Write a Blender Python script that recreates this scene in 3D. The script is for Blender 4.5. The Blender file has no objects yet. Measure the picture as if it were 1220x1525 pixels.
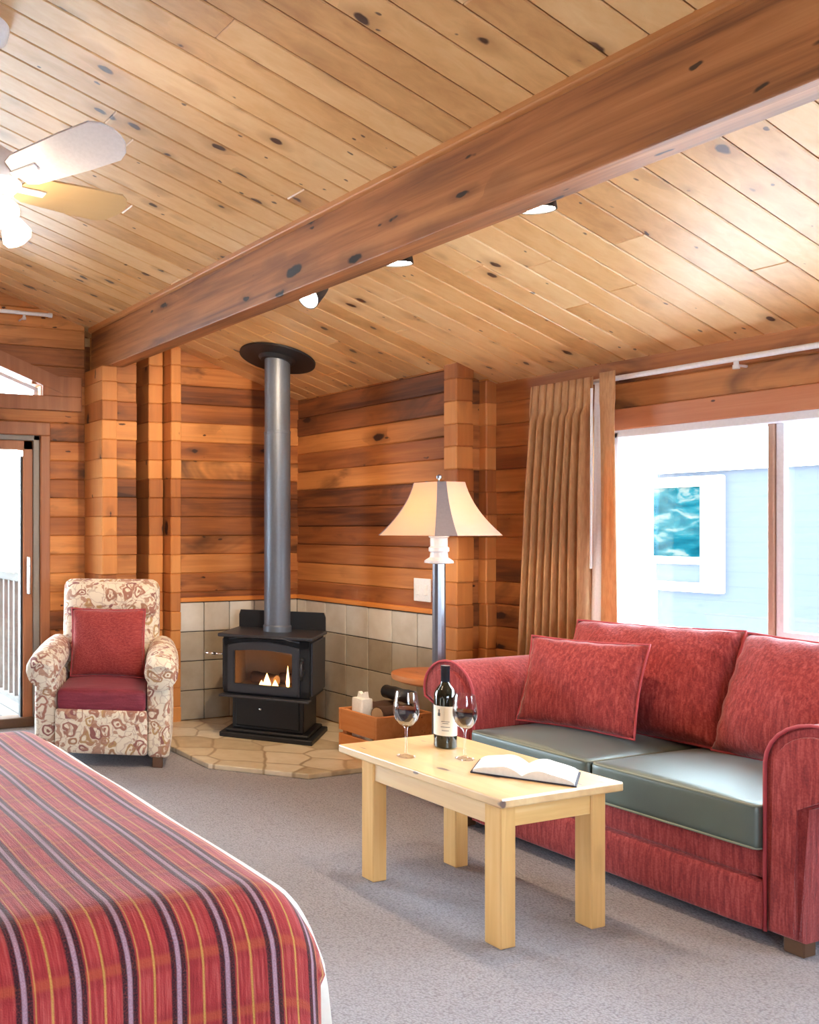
import bpy, bmesh, math, random
from mathutils import Vector, Matrix, Euler
random.seed(11)
C = bpy.context.scene.collection
PI = math.pi
V = Vector

# ------------------------------------------------------------------ camera
F, CX, CY, YAW, CAMH = 1336.0, 80.0, 787.0, 0.37, 1.35
cd = bpy.data.cameras.new('camera')
cd.sensor_fit = 'HORIZONTAL'; cd.sensor_width = 36.0
cd.lens = F / 1220 * 36.0
cd.shift_x = (610 - CX) / 1220
cd.shift_y = (CY - 762.5) / 1220
cd.clip_start = 0.02; cd.clip_end = 300
cam = bpy.data.objects.new('camera', cd); C.objects.link(cam)
cam.location = (0, 0, CAMH); cam.rotation_euler = (PI / 2, 0, -YAW)
bpy.context.scene.camera = cam

# ------------------------------------------------------------------ node helper
def lin(r, g, b):
    f = lambda c: (c / 255 / 12.92) if c / 255 <= .04045 else ((c / 255 + .055) / 1.055) ** 2.4
    return (f(r), f(g), f(b), 1)

class NB:
    def __init__(s, name):
        s.m = bpy.data.materials.new(name); s.m.use_nodes = True
        s.t = s.m.node_tree; s.t.nodes.clear()
        s.out = s.n('ShaderNodeOutputMaterial')
    def n(s, typ, inp=None, **kw):
        nd = s.t.nodes.new(typ)
        for k, v in kw.items(): setattr(nd, k, v)
        for k, v in (inp or {}).items(): s.set(nd, k, v)
        return nd
    def set(s, nd, k, v):
        sock = nd.inputs[k]
        if isinstance(v, bpy.types.NodeSocket): s.t.links.new(v, sock)
        elif isinstance(v, bpy.types.Node): s.t.links.new(v.outputs[0], sock)
        else: sock.default_value = v
    def math(s, op, a, b=None, c=None):
        d = {0: a}
        if b is not None: d[1] = b
        if c is not None: d[2] = c
        return s.n('ShaderNodeMath', d, operation=op).outputs[0]
    def mix(s, fac, a, b, blend='MIX'):
        nd = s.n('ShaderNodeMix', data_type='RGBA', blend_type=blend)
        s.set(nd, 0, fac); s.set(nd, 6, a); s.set(nd, 7, b)
        return nd.outputs[2]
    def ramp(s, fac, stops, interp='LINEAR'):
        nd = s.n('ShaderNodeValToRGB', {0: fac}); cr = nd.color_ramp; cr.interpolation = interp
        while len(cr.elements) < len(stops): cr.elements.new(0.5)
        for e, (p, c) in zip(cr.elements, stops):
            e.position = p; e.color = c if hasattr(c, '__len__') else (c, c, c, 1)
        return nd.outputs[0]
    def obj(s): return s.n('ShaderNodeTexCoord').outputs['Object']
    def uv(s): return s.n('ShaderNodeTexCoord').outputs['UV']
    def scale(s, vec, sc, loc=(0, 0, 0), rot=(0, 0, 0)):
        return s.n('ShaderNodeMapping', {0: vec, 1: loc, 2: rot, 3: sc}).outputs[0]
    def vadd(s, a, b): return s.n('ShaderNodeVectorMath', {0: a, 1: b}, operation='ADD').outputs[0]
    def vscale(s, a, k):
        nd = s.n('ShaderNodeVectorMath', {0: a}, operation='SCALE'); s.set(nd, 3, k); return nd.outputs[0]
    def noise(s, vec, scale, detail=3, rough=.55, dist=0):
        return s.n('ShaderNodeTexNoise', {'Vector': vec, 'Scale': scale, 'Detail': detail, 'Roughness': rough, 'Distortion': dist}).outputs[0]
    def bump(s, h, strength=.3, dist=.01):
        return s.n('ShaderNodeBump', {'Height': h, 'Strength': strength, 'Distance': dist}).outputs[0]
    def principled(s, col, rough=.5, normal=None, **kw):
        nd = s.n('ShaderNodeBsdfPrincipled', {'Base Color': col, 'Roughness': rough})
        if normal is not None: s.set(nd, 'Normal', normal)
        for k, v in kw.items(): s.set(nd, k.replace('_', ' '), v)
        s.t.links.new(nd.outputs[0], s.out.inputs[0]); return nd
    def surf(s, sh): s.t.links.new(sh if isinstance(sh, bpy.types.NodeSocket) else sh.outputs[0], s.out.inputs[0])
    def island(s): return s.n('ShaderNodeNewGeometry').outputs['Random Per Island']

def plain(name, col, rough=.5, metal=0, bump=0, bscale=80, **kw):
    b = NB(name); o = b.obj()
    nz = b.noise(o, bscale, 3)
    c = b.mix(nz, tuple(x * .88 for x in col[:3]) + (1,), tuple(min(1, x * 1.1) for x in col[:3]) + (1,))
    b.principled(c, rough, b.bump(nz, bump, .004) if bump else None, Metallic=metal, **kw)
    return b.m

def wood(name, dark, mid, light, axis, rough=.5, knots=.35, knot_col=lin(48, 24, 12), kscale=1.0, grain=1.0, isl=True, bump=.25, kthr=.1, contrast=1.0, spec=.5, stain=0, kmix=.42, coat=0, crough=.3, cior=1.5):
    b = NB(name); o = b.obj()
    if isl:
        r = b.island()
        off = b.n('ShaderNodeCombineXYZ', {0: b.math('MULTIPLY', r, 37.0), 1: b.math('MULTIPLY', r, 61.0), 2: b.math('MULTIPLY', r, 23.0)}).outputs[0]
        p = b.vadd(o, off)
    else:
        r = None; p = o
    sc = [26 * grain] * 3; sc[axis] = 1.3 * grain
    g1 = b.noise(b.scale(p, tuple(sc)), 1.0, 5, .6, .6)
    sc2 = [6 * grain] * 3; sc2[axis] = .7 * grain
    g2 = b.noise(b.scale(p, tuple(sc2)), 1.0, 3, .5, .4)
    f = b.math('ADD', b.math('MULTIPLY', g1, .5 * contrast), b.math('MULTIPLY', g2, .5 * contrast))
    f = b.math('ADD', f, .5 - .5 * contrast)
    if isl:
        f = b.math('ADD', b.math('MULTIPLY', f, 1.04 - kmix), b.math('MULTIPLY', r, kmix))
    col = b.ramp(f, [(.22, dark), (.5, mid), (.8, light)])
    if stain:
        st = b.noise(b.scale(p, tuple(3.5 if i != axis else 1.2 for i in range(3))), 1.0, 4, .6, .8)
        col = b.mix(b.ramp(st, [(.55, 0.0), (.7, stain)]), col, tuple(x * .42 for x in dark[:3]) + (1,), 'MIX')
    if knots > 0:
        ks = [8.0 * kscale] * 3; ks[axis] = 3.0 * kscale
        wob = b.n('ShaderNodeTexNoise', {'Vector': p, 'Scale': 14.0, 'Detail': 2})
        kv = b.vadd(b.scale(p, tuple(ks)), b.vscale(wob.outputs[1], .25))
        vo = b.n('ShaderNodeTexVoronoi', {'Vector': kv, 'Scale': 1.0})
        rc = b.n('ShaderNodeSeparateColor', {0: vo.outputs['Color']})
        gate = b.math('LESS_THAN', rc.outputs[0], knots)
        dist = b.math('DIVIDE', vo.outputs['Distance'], b.math('ADD', .55, b.math('MULTIPLY', rc.outputs[1], .9)))
        k = b.ramp(dist, [(kthr * .8, 1.0), (kthr * 1.1, 0.0)])
        halo = b.ramp(dist, [(kthr, .5), (kthr * 3.2, 0.0)])
        col = b.mix(b.math('MULTIPLY', halo, gate), col, tuple(x * .8 for x in dark[:3]) + (1,))
        col = b.mix(b.math('MULTIPLY', k, gate), col, knot_col)
        # small pin knots
        v2 = b.n('ShaderNodeTexVoronoi', {'Vector': b.vscale(kv, 2.3), 'Scale': 1.0})
        g2_ = b.math('LESS_THAN', b.n('ShaderNodeSeparateColor', {0: v2.outputs['Color']}).outputs[1], knots * .3)
        k2 = b.ramp(v2.outputs['Distance'], [(kthr * .8, .9), (kthr * 1.25, 0.0)])
        col = b.mix(b.math('MULTIPLY', k2, g2_), col, knot_col)
    b.principled(col, rough, b.bump(g1, bump, .006) if bump else None, Specular_IOR_Level=spec, Coat_Weight=coat, Coat_Roughness=crough, Coat_IOR=cior)
    return b.m

# ------------------------------------------------------------------ materials
M = {}
M['ceil'] = wood('ceiling_pine', lin(180, 124, 68), lin(221, 172, 112), lin(240, 204, 152), 0, .42, .7, lin(66, 32, 12), 1.2, 1.1, True, .15, .12, .95, kmix=.28, coat=.7, crough=.36)
M['beam'] = wood('beam_fir', lin(112, 68, 40), lin(168, 106, 60), lin(200, 138, 86), 1, .5, .6, lin(34, 20, 14), .95, .8, False, .3, .13, 2.1)
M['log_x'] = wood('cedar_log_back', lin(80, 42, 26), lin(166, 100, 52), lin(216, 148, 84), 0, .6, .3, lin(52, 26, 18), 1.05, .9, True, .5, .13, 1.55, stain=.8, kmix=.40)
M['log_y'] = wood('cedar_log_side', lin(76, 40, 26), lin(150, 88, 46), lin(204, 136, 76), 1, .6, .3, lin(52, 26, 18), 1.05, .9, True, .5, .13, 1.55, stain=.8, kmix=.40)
M['log_end'] = wood('cedar_log_end', lin(140, 80, 42), lin(200, 128, 68), lin(226, 158, 90), 2, .6, .22, lin(60, 30, 20), .8, .8, True, .3, .12, .9)
M['trim'] = wood('casing_cedar', lin(126, 76, 48), lin(162, 102, 64), lin(184, 122, 82), 2, .45, 0, isl=False)
M['trim_x'] = wood('rail_cedar', lin(190, 110, 46), lin(222, 140, 66), lin(236, 160, 84), 0, .4, 0, isl=False)
M['trim_y'] = wood('rail_cedar_side', lin(150, 86, 54), lin(186, 116, 76), lin(205, 140, 100), 1, .4, .2, isl=False)
M['trim_y2'] = wood('rail_cedar_along', lin(190, 110, 46), lin(222, 140, 66), lin(236, 160, 84), 1, .4, 0, isl=False)
M['pine_x'] = wood('pine_across', lin(200, 150, 88), lin(226, 184, 120), lin(240, 210, 156), 0, .34, .25, lin(92, 50, 20), 1.3, 1.4, False, .12, .12)
M['pine_y'] = wood('pine_along', lin(200, 150, 88), lin(226, 184, 120), lin(240, 210, 156), 1, .36, .35, lin(92, 50, 20), 1.3, 1.4, False, .08, .12, spec=.8, coat=1.0, crough=.45, cior=2.2)
M['pine_z'] = wood('pine_upright', lin(194, 146, 84), lin(222, 176, 112), lin(238, 202, 146), 2, .4, .25, lin(92, 50, 20), 1.3, 1.4, False, .12, .12)
M['crate'] = wood('crate_wood', lin(170, 98, 50), lin(202, 128, 72), lin(226, 166, 110), 1, .6, .3, lin(80, 44, 22), 1.5, 1.4, True, .3, .12)
M['bark'] = wood('firewood_bark', lin(52, 34, 26), lin(88, 62, 48), lin(120, 92, 74), 0, .9, 0, isl=False, bump=.8)
M['cut'] = wood('firewood_end', lin(150, 120, 90), lin(188, 158, 122), lin(210, 184, 150), 2, .8, 0, isl=False)
M['deck'] = wood('deck_board', lin(84, 82, 80), lin(96, 95, 94), lin(108, 107, 106), 1, .8, 0, isl=True, spec=0.0)
M['blk'] = plain('stove_black', lin(34, 35, 40), .5, .3, .15, 200)
M['iron'] = plain('stove_door_iron', lin(62, 64, 72), .42, .5, .1, 150)
M['pipe'] = plain('flue_grey', lin(104, 110, 122), .45, .5, .05, 60)
M['chrome'] = plain('bright_metal', lin(225, 225, 230), .2, 1)
M['pewter'] = plain('lamp_pewter', lin(150, 156, 168), .28, .85)
M['white'] = plain('white_paint', lin(240, 240, 242), .4)
M['whitemetal'] = plain('white_enamel', lin(238, 240, 244), .3)
M['vinyl'] = plain('window_vinyl', lin(226, 226, 232), .4)
M['grey_trim'] = plain('door_seal_grey', lin(140, 132, 124), .5)
M['darkgap'] = plain('dark_grout', lin(78, 70, 64), .9)
M['dark'] = plain('dark_plastic', lin(34, 32, 32), .5)
M['foot'] = plain('foot_wood', lin(96, 66, 44), .5)
M['sheet'] = plain('white_sheet', lin(238, 232, 224), .9, 0, .2, 30)
M['paper'] = plain('white_paper', lin(246, 244, 240), .8)
M['cover'] = plain('book_cover', lin(52, 50, 66), .6)
M['siding'] = None

def tile_mat(nm, cs):
    b = NB(nm); o = b.obj(); r = b.island()
    n1 = b.noise(o, 9, 4); n2 = b.noise(o, 70, 2)
    f = b.math('ADD', b.math('MULTIPLY', n1, .6), b.math('MULTIPLY', r, .45))
    col = b.ramp(f, [(.2, cs[0]), (.5, cs[1]), (.85, cs[2])])
    b.principled(col, .32, b.bump(n2, .15, .003), Specular_IOR_Level=.5)
    return b.m
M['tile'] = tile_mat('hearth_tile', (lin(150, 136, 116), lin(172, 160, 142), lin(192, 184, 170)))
M['tile_top_lit'] = tile_mat('hearth_tile_lit', (lin(196, 186, 172), lin(214, 208, 198), lin(232, 228, 220)))  # band of light along the top row put into a paler tile colour

def flag_mat():
    b = NB('hearth_stone'); o = b.obj()
    wob = b.n('ShaderNodeTexNoise', {'Vector': o, 'Scale': 4.0, 'Detail': 2})
    p = b.vadd(b.scale(o, (4.2, 4.2, 0), rot=(0, 0, .7)), b.vscale(wob.outputs[1], .3))
    vo = b.n('ShaderNodeTexVoronoi', {'Vector': p, 'Scale': 1.0, 'Randomness': .6})
    ve = b.n('ShaderNodeTexVoronoi', {'Vector': p, 'Scale': 1.0, 'Randomness': .6}, feature='DISTANCE_TO_EDGE')
    cr = b.n('ShaderNodeSeparateColor', {0: vo.outputs['Color']}).outputs[0]
    f = b.math('ADD', b.math('MULTIPLY', b.noise(o, 14, 4), .6), b.math('MULTIPLY', cr, .4))
    col = b.ramp(f, [(.25, lin(186, 168, 138)), (.5, lin(208, 194, 168)), (.8, lin(226, 216, 198))])
    g = b.ramp(ve.outputs['Distance'], [(.015, 0.0), (.05, 1.0)])
    col = b.mix(g, lin(168, 148, 120), col)
    b.principled(col, .4, b.bump(g, .3, .004), Coat_Weight=.6, Coat_Roughness=.4)
    return b.m
M['flag'] = flag_mat()

def carpet_mat():
    b = NB('carpet_loop'); o = b.obj()
    n1 = b.noise(o, 260, 2); n2 = b.noise(o, 3.0, 3)
    w = b.n('ShaderNodeTexVoronoi', {'Vector': b.scale(o, (115, 165, 1), rot=(0, 0, .5)), 'Scale': 1.0}).outputs['Distance']
    f = b.math('ADD', b.math('MULTIPLY', n1, .5), b.math('MULTIPLY', w, .5))
    col = b.ramp(f, [(.15, lin(178, 177, 186)), (.45, lin(160, 158, 166)), (.8, lin(124, 121, 128))])
    col = b.mix(b.math('MULTIPLY', n2, .25), col, lin(152, 147, 150))
    b.principled(col, .95, b.bump(b.math('SUBTRACT', 1.0, w), .6, .006), Specular_IOR_Level=.1)
    return b.m
M['carpet'] = carpet_mat()

def chenille(name, c0, c1, c2, axis=2, sheen=.35, rough=.85, tight=1.0):
    b = NB(name); o = b.obj()
    s = [85 * tight] * 3; s[axis] = 9 * tight
    n1 = b.noise(b.scale(o, tuple(s)), 1.0, 3, .6, .5)
    n2 = b.noise(o, 150 * tight, 2)
    f = b.math('ADD', b.math('MULTIPLY', n1, .7), b.math('MULTIPLY', n2, .3))
    col = b.ramp(f, [(.3, c0), (.5, c1), (.72, c2)])
    b.principled(col, rough, b.bump(f, .5, .006), Sheen_Weight=sheen, Sheen_Roughness=.4, Sheen_Tint=(1, .85, .88, 1), Specular_IOR_Level=.3)
    return b.m
M['red'] = chenille('red_chenille', lin(110, 36, 40), lin(150, 56, 56), lin(184, 88, 84))
M['red_plain'] = chenille('red_woven', lin(124, 44, 48), lin(154, 62, 62), lin(180, 90, 84), 0, .3, .9, 1.8)
M['burgundy'] = chenille('burgundy_leather', lin(112, 36, 52), lin(130, 46, 62), lin(146, 60, 76), 0, .15, .5)
M['piping'] = plain('red_piping', lin(176, 66, 74), .7)
def velvet():
    b = NB('green_velvet'); o = b.obj()
    n1 = b.noise(o, 5, 3); n2 = b.noise(o, 220, 2)
    col = b.ramp(n1, [(.3, lin(38, 52, 42)), (.7, lin(54, 70, 58))])
    b.principled(col, .45, b.bump(n2, .15, .003), Sheen_Weight=.35, Sheen_Roughness=.35, Sheen_Tint=(.85, .97, 1, 1), Specular_IOR_Level=.6, Coat_Weight=1.0, Coat_Roughness=.48, Coat_IOR=2.0, Coat_Tint=(.72, .92, .90, 1))
    return b.m
M['velvet'] = velvet()
M['velvet_piping'] = plain('green_piping', lin(132, 136, 120), .6)

def floral():
    b = NB('floral_upholstery'); o = b.obj()
    wob = b.n('ShaderNodeTexNoise', {'Vector': o, 'Scale': 9.0, 'Detail': 2})
    p = b.vadd(o, b.vscale(wob.outputs[1], .12))
    v1 = b.n('ShaderNodeTexVoronoi', {'Vector': p, 'Scale': 13.0})
    v2 = b.n('ShaderNodeTexVoronoi', {'Vector': p, 'Scale': 19.0}, feature='DISTANCE_TO_EDGE')
    rcol = b.n('ShaderNodeSeparateColor', {0: v1.outputs['Color']})
    petal = b.ramp(rcol.outputs[0], [(.3, lin(164, 112, 96)), (.6, lin(140, 84, 84)), (.85, lin(186, 150, 104))])
    base = lin(230, 219, 200)
    d = v1.outputs['Distance']
    col = b.mix(b.ramp(d, [(.27, 0.0), (.31, 1.0), (.42, 1.0), (.47, 0.0)]), base, petal)
    col = b.mix(b.ramp(d, [(.11, 1.0), (.15, 0.0)]), col, petal)
    leaf = b.ramp(b.noise(b.vadd(p, (3.1, 1.7, .4)), 15, 2, .5, 1.2), [(.555, 0.0), (.585, .85)])
    col = b.mix(leaf, col, lin(176, 128, 104))
    vein = b.ramp(v2.outputs['Distance'], [(.02, 1.0), (.055, 0.0)])
    col = b.mix(b.math('MULTIPLY', vein, .4), col, lin(150, 108, 96))
    n = b.noise(o, 200, 2)
    b.principled(col, .85, b.bump(n, .2, .003), Sheen_Weight=.2)
    return b.m
M['floral'] = floral()

def drape():
    b = NB('tan_drape'); o = b.obj()
    n = b.noise(b.scale(o, (120, 120, 20)), 1.0, 3)
    col = b.ramp(n, [(.3, lin(194, 146, 98)), (.7, lin(222, 178, 128))])
    nd = b.principled(col, .75, b.bump(n, .15, .003), Sheen_Weight=.3)
    tr = b.n('ShaderNodeBsdfTranslucent', {0: lin(216, 150, 90)})
    mx = b.n('ShaderNodeMixShader', {0: .3, 1: nd.outputs[0], 2: tr.outputs[0]})
    b.surf(mx); return b.m
M['drape'] = drape()
M['lining'] = plain('white_lining', lin(236, 232, 236), .8)

def plaid():
    b = NB('plaid_throw'); uv = b.uv()
    sp = b.n('ShaderNodeSeparateXYZ', {0: uv}); u, v = sp.outputs[0], sp.outputs[1]
    streak = b.noise(b.scale(uv, (170, 9, 1)), 1.0, 3, .6)
    weave = b.noise(b.scale(uv, (300, 300, 1)), 1.0, 2)
    red = b.ramp(streak, [(.3, lin(138, 40, 44)), (.5, lin(166, 56, 58)), (.7, lin(186, 86, 82))])
    # lengthwise stripes, one band each 10.2 cm
    t = b.math('FRACT', b.math('DIVIDE', b.math('SUBTRACT', u, .461), .1015))
    def band(c, w, soft=.012, src=t):
        d = b.math('ABSOLUTE', b.math('SUBTRACT', src, c))
        return b.ramp(d, [(max(0, w - soft), 1.0), (w + soft, 0.0)])
    col = red
    # crosswise bands
    tv = b.math('FRACT', b.math('DIVIDE', b.math('SUBTRACT', v, .0), .115))
    col = b.mix(b.math('MULTIPLY', band(.5, .07, .03, tv), .55), col, lin(196, 96, 62))
    col = b.mix(b.math('MULTIPLY', band(.5, .19, .05, tv), .28), col, lin(120, 30, 34))
    n2 = b.ramp(weave, [(.35, .7), (.6, 1.0)])
    col = b.mix(b.math('MULTIPLY', band(.5, .155, .015), b.math('MULTIPLY', n2, .96)), col, lin(36, 26, 34))
    col = b.mix(b.math('MULTIPLY', band(.5, .046, .015), b.math('MULTIPLY', n2, .95)), col, lin(178, 142, 160))
    col = b.mix(b.math('MULTIPLY', band(.70, .014, .01), .6), col, lin(206, 158, 92))
    col = b.mix(b.math('MULTIPLY', band(.0, .022, .012), b.math('MULTIPLY', n2, .8)), col, lin(200, 160, 82))
    col = b.mix(b.math('MULTIPLY', band(1.0, .022, .012), b.math('MULTIPLY', n2, .8)), col, lin(200, 160, 82))
    b.principled(col, .9, b.bump(b.math('ADD', streak, weave), .4, .004), Sheen_Weight=.35, Sheen_Roughness=.4, Sheen_Tint=(1, .9, .9, 1), Specular_IOR_Level=.2)
    return b.m
M['plaid'] = plaid()

def clear(name, tint=(1, 1, 1, 1), refl=1.0, rough=.0, ior=1.45):
    b = NB(name)
    fr = b.n('ShaderNodeFresnel', {0: ior})
    f = b.math('MULTIPLY', fr, refl)
    tr = b.n('ShaderNodeBsdfTransparent', {0: tint}); gl = b.n('ShaderNodeBsdfGlossy', {0: (1, 1, 1, 1), 1: rough})
    b.surf(b.n('ShaderNodeMixShader', {0: f, 1: tr.outputs[0], 2: gl.outputs[0]}))
    return b.m
M['pane'] = clear('window_glass', (.97, .99, .99, 1), .6)
M['stoveglass'] = clear('stove_glass', (.8, .78, .76, 1), .55)
M['goblet'] = clear('wine_glass_crystal', (.97, .98, .99, 1), .6)
M['wine'] = plain('red_wine', lin(40, 8, 16), .05)
M['bottle'] = plain('bottle_dark_glass', lin(20, 26, 20), .06, 0, 0, 5, Specular_IOR_Level=.9)
M['foil'] = plain('bottle_foil', lin(30, 32, 44), .3, .4)

def label_mat():
    b = NB('bottle_label'); b.principled(lin(236, 228, 212), .7); return b.m
M['label'] = label_mat()
M['ink'] = plain('label_ink', lin(96, 92, 96), .7)

def emit(name, col, st):
    b = NB(name); b.surf(b.n('ShaderNodeEmission', {0: col, 1: st})); return b.m
M['bulb'] = emit('bulb_glow', (1, .80, .52, 1), 60)
M['spotlens'] = emit('spot_glow', (1, .93, .82, 1), 30)
M['globe'] = emit('fan_globe_glow', (1, .88, .70, 1), 4)
M['flame'] = emit('flame', (1, .50, .15, 1), 7)

def shade():
    b = NB('lamp_shade_linen'); o = b.obj(); n = b.noise(o, 180, 2)
    nd = b.principled(lin(230, 226, 218), .8, b.bump(n, .1, .002))
    tr = b.n('ShaderNodeBsdfTranslucent', {0: lin(248, 196, 100)})
    b.surf(b.n('ShaderNodeMixShader', {0: .5, 1: nd.outputs[0], 2: tr.outputs[0]})); return b.m
M['shade'] = shade()
M['shade_rib'] = plain('lamp_shade_corner', lin(134, 126, 134), .6)
M['fanblade_warm'] = wood('fan_blade_warm_lit', lin(196, 160, 112), lin(206, 172, 124), lin(214, 184, 138), 0, .3, 0, isl=False, bump=.03, contrast=.5)  # warm light on one blade's underside put into its tan colour
M['fanwhite'] = plain('fan_white_blade', lin(226, 222, 224), .35)
M['brick'] = plain('firebrick', lin(196, 164, 134), .9, 0, .3, 40)

def siding():
    b = NB('pale_siding'); o = b.obj()
    z = b.n('ShaderNodeSeparateXYZ', {0: o}).outputs[2]
    t = b.math('FRACT', b.math('DIVIDE', z, .14))
    g = b.ramp(t, [(.0, .0), (.06, 1.0)])
    col = b.mix(g, lin(56, 60, 66), lin(63, 67, 74))
    b.principled(col, .9, Specular_IOR_Level=0.0); return b.m
M['siding'] = siding()
def teal():
    b = NB('far_window_reflection'); o = b.obj()
    n = b.noise(b.scale(o, (1, 2.2, 5.5)), 1.6, 4, .6, .5)
    col = b.ramp(n, [(.3, lin(1, 27, 34)), (.48, lin(4, 40, 46)), (.56, lin(16, 50, 54)), (.64, lin(62, 66, 62))])  # reflected trees painted into the pane colour
    b.principled(col, .5, Specular_IOR_Level=0.0); return b.m
M['teal'] = teal()
M['snow'] = plain('white_ground', lin(242, 243, 245), .9)

# ------------------------------------------------------------------ mesh helpers
def BM(): return bmesh.new()
ROOTM = {}
def link(name, bm, mat, parent=None, world=True, smooth=False, auto=None):
    if parent is not None and world:
        root = parent
        while root.parent is not None: root = root.parent
        bm.transform(Matrix.LocRotScale(root.location, root.rotation_euler, None).inverted())
    bmesh.ops.recalc_face_normals(bm, faces=bm.faces)
    me = bpy.data.meshes.new(name); bm.to_mesh(me); bm.free()
    o = bpy.data.objects.new(name, me); C.objects.link(o)
    mats = mat if isinstance(mat, (list, tuple)) else [mat]
    for m in mats: me.materials.append(m)
    if parent is not None: o.parent = parent
    if smooth:
        me.shade_smooth()
        if auto is not None:
            me.set_sharp_from_angle(angle=math.radians(auto))
    return o
def thing(name, label, cat, loc=(0, 0, 0), rz=0, group=None):
    o = bpy.data.objects.new(name, None); C.objects.link(o); o.location = loc; o.rotation_euler = (0, 0, rz)
    o.empty_display_size = .05
    return tag(o, label, cat, group)
def tag(o, label, cat, group=None, kind=None):
    o['label'] = label; o['category'] = cat
    if group: o['group'] = group
    if kind: o['kind'] = kind
    return o
def struct(name, bm, mat, parent=None, smooth=False, auto=None, label=None):
    o = link(name, bm, mat, parent, smooth=smooth, auto=auto)
    if parent is None: o['kind'] = 'structure'
    if label: o['label'] = label
    return o

def box(bm, x0, x1, y0, y1, z0, z1, bev=0, seg=1, rot=None, about=None):
    r = bmesh.ops.create_cube(bm, size=1)
    vs = r['verts']
    bmesh.ops.scale(bm, vec=(abs(x1 - x0), abs(y1 - y0), abs(z1 - z0)), verts=vs)
    bmesh.ops.translate(bm, vec=((x0 + x1) / 2, (y0 + y1) / 2, (z0 + z1) / 2), verts=vs)
    if bev > 0:
        es = list({e for v in vs for e in v.link_edges})
        rr = bmesh.ops.bevel(bm, geom=es, offset=bev, segments=seg, profile=.5, affect='EDGES')
        vs = list({v for f in rr['faces'] for v in f.verts} | {v for v in vs if v.is_valid})
    if rot is not None:
        bmesh.ops.rotate(bm, cent=about or ((x0 + x1) / 2, (y0 + y1) / 2, (z0 + z1) / 2), matrix=rot, verts=vs)
    return vs

def cyl(bm, p0, p1, r0, r1=None, seg=24, cap=True):
    p0, p1 = V(p0), V(p1); d = p1 - p0; r1 = r0 if r1 is None else r1
    q = d.to_track_quat('Z', 'Y').to_matrix()
    a, b_ = [], []
    for i in range(seg):
        t = 2 * PI * i / seg; e = q @ V((math.cos(t), math.sin(t), 0))
        a.append(bm.verts.new(p0 + e * r0)); b_.append(bm.verts.new(p1 + e * r1))
    for i in range(seg):
        j = (i + 1) % seg; bm.faces.new((a[i], a[j], b_[j], b_[i]))
    if cap: bm.faces.new(list(reversed(a))); bm.faces.new(b_)

def lathe(bm, prof, c=(0, 0, 0), seg=32, n=None):
    rings = []
    for (r, z) in prof:
        if r < 1e-5: rings.append([bm.verts.new((c[0], c[1], c[2] + z))])
        else: rings.append([bm.verts.new((c[0] + r * math.cos(2 * PI * i / seg), c[1] + r * math.sin(2 * PI * i / seg), c[2] + z)) for i in range(seg)])
    for A, B in zip(rings, rings[1:]):
        for i in range(seg):
            j = (i + 1) % seg
            if len(A) == 1 and len(B) == 1: break
            if len(A) == 1: bm.faces.new((A[0], B[j], B[i]))
            elif len(B) == 1: bm.faces.new((A[i], A[j], B[0]))
            else: bm.faces.new((A[i], A[j], B[j], B[i]))

def tube(bm, pts, r, seg=10, closed=False):
    pts = [V(p) for p in pts]; n = len(pts); rings = []
    up = V((0, 0, 1)); prev = None
    for i, p in enumerate(pts):
        a = pts[(i - 1) % n] if (closed or i > 0) else p
        b_ = pts[(i + 1) % n] if (closed or i < n - 1) else p
        d = (b_ - a).normalized()
        if prev is None:
            x = d.cross(up) if abs(d.dot(up)) < .95 else d.cross(V((1, 0, 0)))
        else: x = prev - d * prev.dot(d)
        x.normalize(); prev = x; y = d.cross(x)
        rr = r[i] if isinstance(r, (list, tuple)) else r
        rings.append([bm.verts.new(p + (x * math.cos(2 * PI * k / seg) + y * math.sin(2 * PI * k / seg)) * rr) for k in range(seg)])
    m = n if closed else n - 1
    for i in range(m):
        A, B = rings[i], rings[(i + 1) % n]
        for k in range(seg):
            l = (k + 1) % seg; bm.faces.new((A[k], A[l], B[l], B[k]))
    if not closed:
        bm.faces.new(list(reversed(rings[0]))); bm.faces.new(rings[-1])

def prism(bm, poly, axis, a0, a1, bev=0):
    """poly: 2-D points; axis the extrusion axis (0: poly is y,z / 1: poly is x,z / 2: poly is x,y)"""
    def P(p, a):
        return (a, p[0], p[1]) if axis == 0 else (p[0], a, p[1]) if axis == 1 else (p[0], p[1], a)
    A = [bm.verts.new(P(p, a0)) for p in poly]; B = [bm.verts.new(P(p, a1)) for p in poly]
    n = len(poly); fs = [bm.faces.new(list(reversed(A))), bm.faces.new(B)]
    for i in range(n):
        j = (i + 1) % n; bm.faces.new((A[i], A[j], B[j], B[i]))
    if bev:
        es = list({e for f in fs for e in f.edges})
        bmesh.ops.bevel(bm, geom=es, offset=bev, segments=2, profile=.5, affect='EDGES')

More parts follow.
